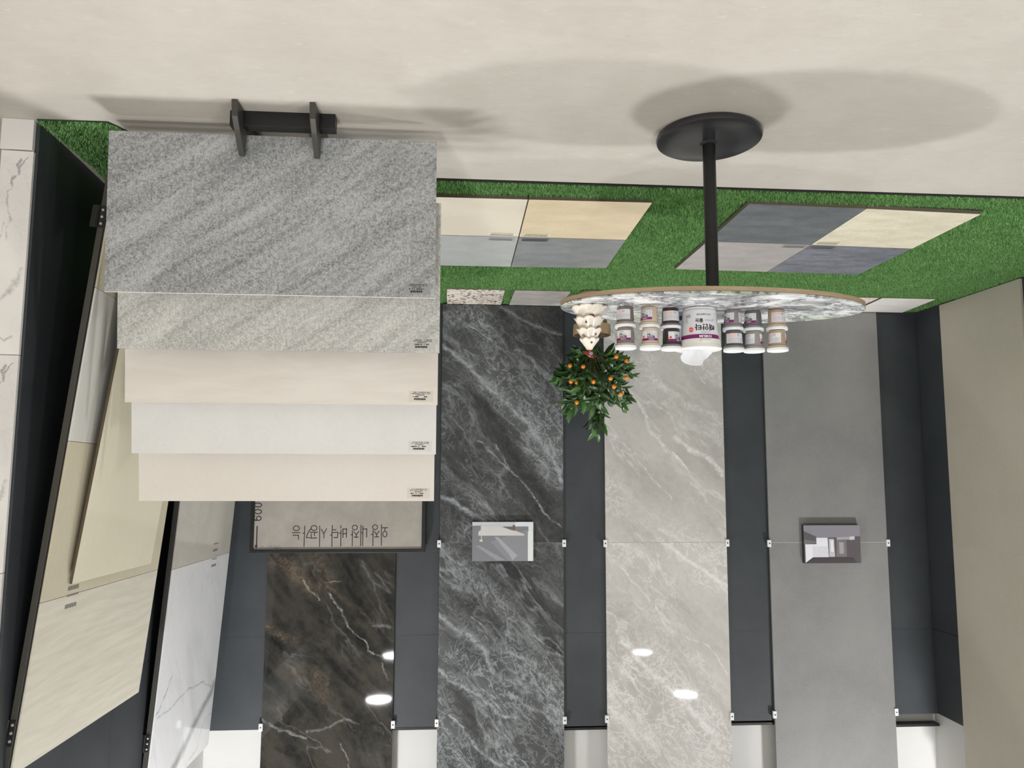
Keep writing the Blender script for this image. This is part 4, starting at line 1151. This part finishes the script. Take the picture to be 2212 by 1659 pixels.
mm = MB(); mm.lathe([(0.0695, 0.1215), (0.0735, 0.1225), (0.0757, 0.1400), (0.0759, 0.1425), (0.0794, 0.1520), (0.0797, 0.1545), (0.0782, 0.1570), (0.0755, 0.1575), (0.0005, 0.1580)], n=64)
lid = mm.build('lid', MT['cream_plastic'], tub, smooth=True, sharp=50)
mm = MB(); mm.prism([(-0.019, -0.004), (-0.012, -0.006), (0.012, -0.006), (0.019, -0.004), (0.017, 0.004), (-0.017, 0.004)], -0.0772, -0.068, 'y')
o = mm.build('lid_tab', MT['cream_plastic'], lid, bevel=0.001); o.location = (0.004, 0, 0.1345)
# tissue: a folded sheet rising from the lid
t = NT('tissue')
t.b.inputs['Subsurface Weight'].default_value = 0.0
MT['tissue'] = t.set(t.mix(t.noise(t.coord(), 40, 3).outputs[0], lin(232, 236, 244), lin(240, 243, 249)), 0.8)
topz = [(0.079, 0.028), (0.074, 0.043), (0.062, 0.052), (0.045, 0.060), (0.028, 0.0635), (0.012, 0.064), (0.005, 0.058), (0.000, 0.044), (-0.010, 0.040), (-0.022, 0.032), (-0.034, 0.022), (-0.046, 0.010)]
vs, fs = [], []
nu, nv = len(topz), 7
for i, (x, h) in enumerate(topz):
    u = i / (nu - 1)
    bx = 0.062 - 0.104 * u
    for j in range(nv):
        q = j / (nv - 1)
        px = bx + (x - bx) * q
        py = -0.006 + 0.014 * math.sin(u * 9.0) * q - 0.022 * q * q * math.sin(u * PI) + 0.006 * math.sin(u * 22) * (1 - q)
        vs.append((px, py, 0.1565 + h * q))
for i in range(nu - 1):
    for j in range(nv - 1):
        fs.append((i * nv + j, (i + 1) * nv + j, (i + 1) * nv + j + 1, i * nv + j + 1))
o = mesh_obj('tissue', vs, fs, MT['tissue'], tub, smooth=True)
md = o.modifiers.new('sub', 'SUBSURF'); md.levels = 2; md.render_levels = 2
md = o.modifiers.new('thick', 'SOLIDIFY'); md.thickness = 0.0006
# a blue tub half hidden behind it
MT['teal'] = plain('teal_print', (70, 120, 146), 0.35)
MT['navy'] = plain('navy_print', (22, 44, 62), 0.35)
bt = thing('blue_tub', 'tub with navy foot and blue label, almost hidden behind the big white tub', 'tub', (-0.962, 2.975, TZ))
mm = MB(); mm.lathe([(0.079, 0.0), (0.084, 0.002), (0.085, 0.006), (0.085, 0.018), (0.084, 0.019)], n=48); mm.build('foot_band', MT['navy'], bt, smooth=True)
mm = MB(); mm.lathe([(0.0835, 0.018), (0.0855, 0.115), (0.083, 0.118)], n=48); mm.build('tub_body', MT['grey_blue'] if 'grey_blue' in MT else plain('grey_blue_plastic', (176, 182, 196), 0.35), bt, smooth=True)
label_patch('blue_panel', bt, lambda z: 0.0835 + 0.002 * (z - 0.018) / 0.1, 52, -0.055, 0.055, 0.019, 0.112, MT['teal'], 0.0005)
mm = MB(); mm.lathe([(0.083, 0.1175), (0.086, 0.119), (0.086, 0.128), (0.083, 0.130), (0.0005, 0.130)], n=48); mm.build('lid', MT['white_plastic'], bt, smooth=True)

# ------------------------------------------------------------------ cream ceramic fir tree with a red bird on top
MT['ceramic'] = plain('cream_glazed_ceramic', (238, 230, 216), 0.18, var=0.02)
MT['ceramic_red'] = plain('red_glaze', (122, 34, 30), 0.22, var=0.15, scale=60)
MT['ceramic_grey'] = plain('grey_violet_glaze', (142, 134, 146), 0.25, var=0.2, scale=200)
MT['dark_hole'] = plain('dark_cut_out', (78, 58, 48), 0.7)
tree = thing('ceramic_tree', 'cream ceramic fir tree of scalloped tiers with a red bird on top', 'ornament', (-0.500, 2.80, TZ))
tiers = [(0.000, 0.0715, 0.054, 0.034), (0.042, 0.0590, 0.094, 0.030), (0.083, 0.0495, 0.129, 0.024), (0.119, 0.0385, 0.164, 0.009)]
def tier_point(k, u, th):
    zb, rb, zt_, rt = tiers[k]
    lobe = abs(math.sin(4 * th + k * 0.8)) ** 0.7
    edge = (1 - u) ** 1.5
    r = rb + (rt - rb) * (u ** 0.85)
    r *= 1 - 0.10 * (1 - lobe) * edge
    z = zb + (zt_ - zb) * u + (0.010 if k else 0.004) * (1 - lobe) * edge
    return (r * math.cos(th), r * math.sin(th), z)
for k in range(4):
    N, K = 96, 8
    vs = [tier_point(k, j / K, 2 * PI * i / N) for i in range(N) for j in range(K + 1)]
    fs = [(i * (K + 1) + j, ((i + 1) % N) * (K + 1) + j, ((i + 1) % N) * (K + 1) + j + 1, i * (K + 1) + j + 1) for i in range(N) for j in range(K)]
    c = len(vs); vs.append((0, 0, tiers[k][0] + 0.012)); vs.append((0, 0, tiers[k][2]))
    fs += [(((i + 1) % N) * (K + 1), i * (K + 1), c) for i in range(N)] + [(i * (K + 1) + K, ((i + 1) % N) * (K + 1) + K, c + 1) for i in range(N)]
    o = mesh_obj('scalloped_tier', vs, fs, MT['ceramic'], tree, smooth=True)
def on_tier(k, u, phi, off=0.001):
    th = -PI / 2 - math.radians(phi)
    p = Vector(tier_point(k, u, th))
    n = Vector((math.cos(th), math.sin(th), 0.35)).normalized()
    return p + n * off, n
def stick(name, k, u, phi, shape, mat, off=0.0006, turn=0.0):
    p, n = on_tier(k, u, phi, off)
    side = Vector((0, 0, 1)).cross(n).normalized()
    upv = n.cross(side)
    vs = [tuple(p + side * (a * math.cos(turn) - b * math.sin(turn)) + upv * (a * math.sin(turn) + b * math.cos(turn))) for a, b in shape]
    return mesh_obj(name, vs, [tuple(range(len(shape)))], mat, tree)
star = [((0.0068 if i % 2 == 0 else 0.0026) * math.cos(2 * PI * i / 10), (0.0068 if i % 2 == 0 else 0.0026) * math.sin(2 * PI * i / 10)) for i in range(10)]
stick('star_cut_out', 1, 0.42, -24, star, MT['dark_hole'], 0.0022, 0.3)
stick('star_cut_out', 2, 0.5, 30, star, MT['dark_hole'], 0.0022, 0.5)
stick('star_cut_out', 3, 0.42, 8, star, MT['dark_hole'], 0.0022, 0.2)
def ball(name, p, rx, ry, rz, mat, parent):
    bm = bmesh.new()
    bmesh.ops.create_icosphere(bm, subdivisions=2, radius=1.0)
    for v_ in bm.verts:
        v_.co = Vector((v_.co.x * rx + p[0], v_.co.y * ry + p[1], v_.co.z * rz + p[2]))
    me = bpy.data.meshes.new(name)
    bm.to_mesh(me); bm.free()
    me.polygons.foreach_set('use_smooth', [True] * len(me.polygons))
    me.materials.append(mat)
    ob = bpy.data.objects.new(name, me)
    C.objects.link(ob)
    ob.parent = parent
    return ob
for dx in (-1, 1):
    p, n = on_tier(0, 0.74, 2 + 4.2 * dx * 1.2, 0.0005)
    ball('red_bead', p, 0.0062, 0.0045, 0.0072, MT['ceramic_red'], tree)
p, n = on_tier(0, 0.92, 2, 0.002); ball('grey_bead', p, 0.008, 0.004, 0.004, MT['ceramic_grey'], tree)
p, n = on_tier(1, 0.72, 48, 0.001); ball('grey_button', p, 0.0078, 0.0045, 0.0082, MT['ceramic_grey'], tree)
p, n = on_tier(2, 0.66, -46, 0.001); ball('violet_button', p, 0.0075, 0.0045, 0.0075, MT['ceramic_grey'], tree)
# stitched arcs along the lowest scallops
mm = MB()
for i in range(64):
    th = 2 * PI * (i + 0.5) / 64
    lobe = abs(math.sin(4 * th))
    u = 0.10 + 0.55 * (1 - lobe) ** 0.8
    a = Vector(tier_point(0, u, th - 0.018)); b = Vector(tier_point(0, 0.10 + 0.55 * (1 - abs(math.sin(4 * (th + 0.018)))) ** 0.8, th + 0.018))
    nn = Vector((math.cos(th), math.sin(th), 0.3)).normalized() * 0.0009
    upv = Vector((0, 0, 0.0005))
    mm.add([tuple(a + nn - upv), tuple(b + nn - upv), tuple(b + nn + upv), tuple(a + nn + upv)], [(0, 1, 2, 3)])
o = mm.build('stitching', MT['dark_hole'], tree); o['kind'] = 'stuff'
# bird: body, head towards the photo's right, tail towards the left, pale belly
bird = MB()
prof = [(-0.0260, 0.0015, 0.1700), (-0.0180, 0.0035, 0.1725), (-0.0090, 0.0085, 0.1760), (0.0000, 0.0115, 0.1790), (0.0070, 0.0110, 0.1815), (0.0120, 0.0082, 0.1840), (0.0145, 0.0070, 0.1870), (0.0140, 0.0052, 0.1905), (0.0120, 0.0022, 0.1930)]
vs, fs = [], []
for (x, r, z) in prof:
    for j in range(16):
        a = 2 * PI * j / 16
        vs.append((-x, r * 0.85 * math.cos(a), z + r * math.sin(a)))
for i in range(len(prof) - 1):
    for j in range(16):
        fs.append((i * 16 + j, i * 16 + (j + 1) % 16, (i + 1) * 16 + (j + 1) % 16, (i + 1) * 16 + j))
fs += [tuple(range(16))[::-1], tuple(range((len(prof) - 1) * 16, len(prof) * 16))]
bo = mesh_obj('bird', vs, fs, MT['ceramic_red'], tree, smooth=True)
ball('bird_belly', (-0.004, -0.0075, 0.1765), 0.0085, 0.0042, 0.0068, MT['ceramic_grey'], bo)
mm = MB(); mm.lathe([(0.0030, 0.0), (0.0002, 0.008)], n=10)
o = mm.build('beak', MT['ceramic_red'], bo); o.location = (-0.0195, -0.001, 0.1875); o.rotation_euler = (0, -PI / 2 - 0.2, 0)
mm = MB(); mm.lathe([(0.010, 0.160), (0.0085, 0.168), (0.004, 0.174)], n=16); mm.build('perch', MT['ceramic_red'], tree, smooth=True)

# ------------------------------------------------------------------ potted kumquat standing against the back wall
PX, PY, PZ = -0.992, 5.45, 0.021
MT['kraft'] = mottled('kraft_brown_pot', (158, 132, 102), (178, 152, 120), 8, 0.7, 90)
MT['soil'] = mottled('dark_soil', (40, 32, 26), (64, 52, 42), 30, 0.95, 90)
MT['bark'] = mottled('green_brown_bark', (66, 74, 40), (92, 98, 56), 20, 0.7, 90)
kum = thing('potted_kumquat', 'kumquat bush with orange fruit in a brown pot by the back wall', 'plant', (PX, PY, PZ))
mm = MB(); mm.lathe([(0.088, 0.0), (0.092, 0.004), (0.112, 0.236), (0.116, 0.238)], n=48); mm.build('pot_body', MT['kraft'], kum, smooth=True)
mm = MB(); mm.lathe([(0.118, 0.236), (0.1345, 0.240), (0.1375, 0.312), (0.1365, 0.315), (0.1285, 0.315), (0.1265, 0.300), (0.118, 0.245)], n=48, cap=False); mm.build('pot_rim', MT['kraft'], kum, smooth=True)
mm = MB(); mm.lathe([(0.124, 0.262), (0.06, 0.272), (0.0005, 0.276)], n=32); mm.build('soil', MT['soil'], kum, smooth=True)
t = NT('kumquat_leaf')
oi = t.n('ShaderNodeObjectInfo')
MT['leaf'] = t.set(t.mix(oi.outputs['Random'], lin(30, 58, 23), lin(74, 116, 52)), 0.35, 0, 0.5)
t = NT('kumquat_fruit')
MT['fruit'] = t.set(t.mix(t.noise(t.coord(), 40, 3).outputs[0], lin(216, 118, 30), lin(238, 152, 52)), 0.35)
def leaf_mesh(ln, wd, curl, fold):
    vs, fs = [], []
    rows = 5
    for i in range(rows + 1):
        u = i / rows
        wq = wd * (math.sin(PI * min(1, u * 0.94 + 0.03)) ** 0.75) * (1 - 0.35 * u)
        z = -curl * u * u * ln
        vs += [(u * ln, -wq, z + fold * wq), (u * ln, 0, z), (u * ln, wq, z + fold * wq)]
    for i in range(rows):
        a = i * 3
        fs += [(a, a + 3, a + 4, a + 1), (a + 1, a + 4, a + 5, a + 2)]
    me = bpy.data.meshes.new('leaf')
    me.from_pydata(vs, [], fs)
    me.polygons.foreach_set('use_smooth', [True] * len(me.polygons))
    me.materials.append(MT['leaf'])
    return me
LEAVES = [leaf_mesh(0.086, 0.020, 0.25, 0.3), leaf_mesh(0.074, 0.018, 0.45, 0.25), leaf_mesh(0.064, 0.016, 0.15, 0.35), leaf_mesh(0.098, 0.021, 0.35, 0.25)]
rr = random.Random(21)
base = Vector((0, 0, 0.27))
mm = MB()
mm.tube([(0, 0, 0.25), (0.008, -0.004, 0.36), (0.0, 0.0, 0.46)], 0.011, 8, 0.008)
mm.build('trunk', MT['bark'], kum, smooth=True)
tips = []
#  world targets for branch ends: spread over a rounded crown with a taller tuft, wider on the lower part
for i in range(46):
    for _ in range(50):
        x = rr.uniform(-0.33, 0.29); z = rr.uniform(0.44, 0.98); y = rr.uniform(-0.26, 0.22)
        cx_ = (x + 0.015) / 0.30; cz = (z - 0.685) / 0.27; cy_ = (y + 0.02) / 0.24
        d = cx_ * cx_ + cz * cz + cy_ * cy_
        if 0.30 < d < 1.0:
            break
    tips.append(Vector((x, y, z)))
tips += [Vector((-0.03, -0.02, 1.03)), Vector((0.01, -0.03, 0.99)), Vector((-0.08, 0.0, 0.98)), Vector((-0.05, -0.05, 0.93))]
MASS = MB()
nleaf = 0
for i, tp in enumerate(tips):
    root = Vector((rr.uniform(-0.01, 0.01), rr.uniform(-0.01, 0.01), rr.uniform(0.34, 0.46)))
    mid = root.lerp(tp, 0.55) + Vector((rr.uniform(-0.03, 0.03), rr.uniform(-0.03, 0.03), 0.03))
    pts = [root, root.lerp(mid, 0.55) + Vector((0, 0, 0.012)), mid, mid.lerp(tp, 0.6), tp]
    mm = MB(); mm.tube(pts, 0.0038, 6, 0.0014)
    mm.build('branch', MT['bark'], kum, smooth=True)
    nl = 6
    for k in range(nl):
        if nleaf >= 298:
            break
        q = 0.50 + 0.5 * k / (nl - 1)
        seg = q * (len(pts) - 1)
        a = min(int(seg), len(pts) - 2)
        pos = pts[a].lerp(pts[a + 1], seg - a)
        d = (pts[a + 1] - pts[a]).normalized()
        outw = Vector((pos.x + 0.01, pos.y + 0.02, (pos.z - 0.60) * 0.8 + 0.02)).normalized()
        az = k * 2.4 + i
        sd = d.orthogonal().normalized()
        sd = sd * math.cos(az) + d.cross(sd) * math.sin(az)
        dr = (d * (0.9 if k == nl - 1 else 0.45) + sd * 0.75 + outw * 0.45 + Vector((0, 0, rr.uniform(-0.15, 0.35)))).normalized()
        upv = (Vector((0, -0.95, 0.75)) + Vector((rr.uniform(-.6, .6), rr.uniform(-.5, .5), rr.uniform(-.4, .4)))).normalized()
        yv = upv.cross(dr).normalized()
        zv = dr.cross(yv)
        mt_ = Matrix((( dr.x, yv.x, zv.x, pos.x), (dr.y, yv.y, zv.y, pos.y), (dr.z, yv.z, zv.z, pos.z), (0, 0, 0, 1)))
        if k in (1, 3):                    # further leaves of the same branch, joined into one mass below
            for e in range(3):
                e1 = Matrix.Rotation(rr.uniform(-1.2, 1.2), 4, 'Z') @ Matrix.Rotation(rr.uniform(-0.7, 0.7), 4, 'Y')
                off = Vector((rr.uniform(-.035, .035), rr.uniform(-.01, .05), rr.uniform(-.035, .035)))
                me_ = LEAVES[rr.randrange(4)]
                mm_ = Matrix.Translation(off) @ mt_ @ e1
                MASS.add([tuple(mm_ @ v_.co) for v_ in me_.vertices], [tuple(p_.vertices) for p_ in me_.polygons])
        o = bpy.data.objects.new('leaf', LEAVES[rr.randrange(4)])
        C.objects.link(o)
        o.parent = kum
        s = rr.uniform(0.82, 1.12)
        o.matrix_local = mt_ @ Matrix.Scale(s, 4)
        nleaf += 1
o = MASS.build('foliage', MT['leaf'], kum, smooth=False)
o['kind'] = 'stuff'
fr = [(-0.799, 0.581), (-0.887, 0.593), (-0.802, 0.695), (-0.842, 0.705), (-0.957, 0.700), (-1.082, 0.675), (-1.138, 0.515), (-1.219, 0.538), (-1.211, 0.663), (-1.162, 0.781), (-1.108, 0.732), (-0.842, 0.841)]
fm = None
for x, z in fr:
    lx, lz = x - PX, z - PZ
    ly = -0.215 * math.sqrt(max(0.05, 1 - ((lx + 0.015) / 0.31) ** 2 - ((lz - 0.685) / 0.36) ** 2)) - 0.02
    o = ball('fruit', (0, 0, 0), 0.0160, 0.0160, 0.0168, MT['fruit'], kum)
    if fm is None:
        fm = o.data
    else:
        old = o.data; o.data = fm; bpy.data.meshes.remove(old)
    o.location = (lx * 0.96, ly, lz)
    mm = MB(); mm.tube([(lx * 0.96, ly, lz + 0.018), (lx * 0.93, ly * 0.85, lz + 0.04), (lx * 0.75, ly * 0.55, lz + 0.03)], 0.0016, 5)
    mm.build('fruit_stalk', MT['bark'], kum)
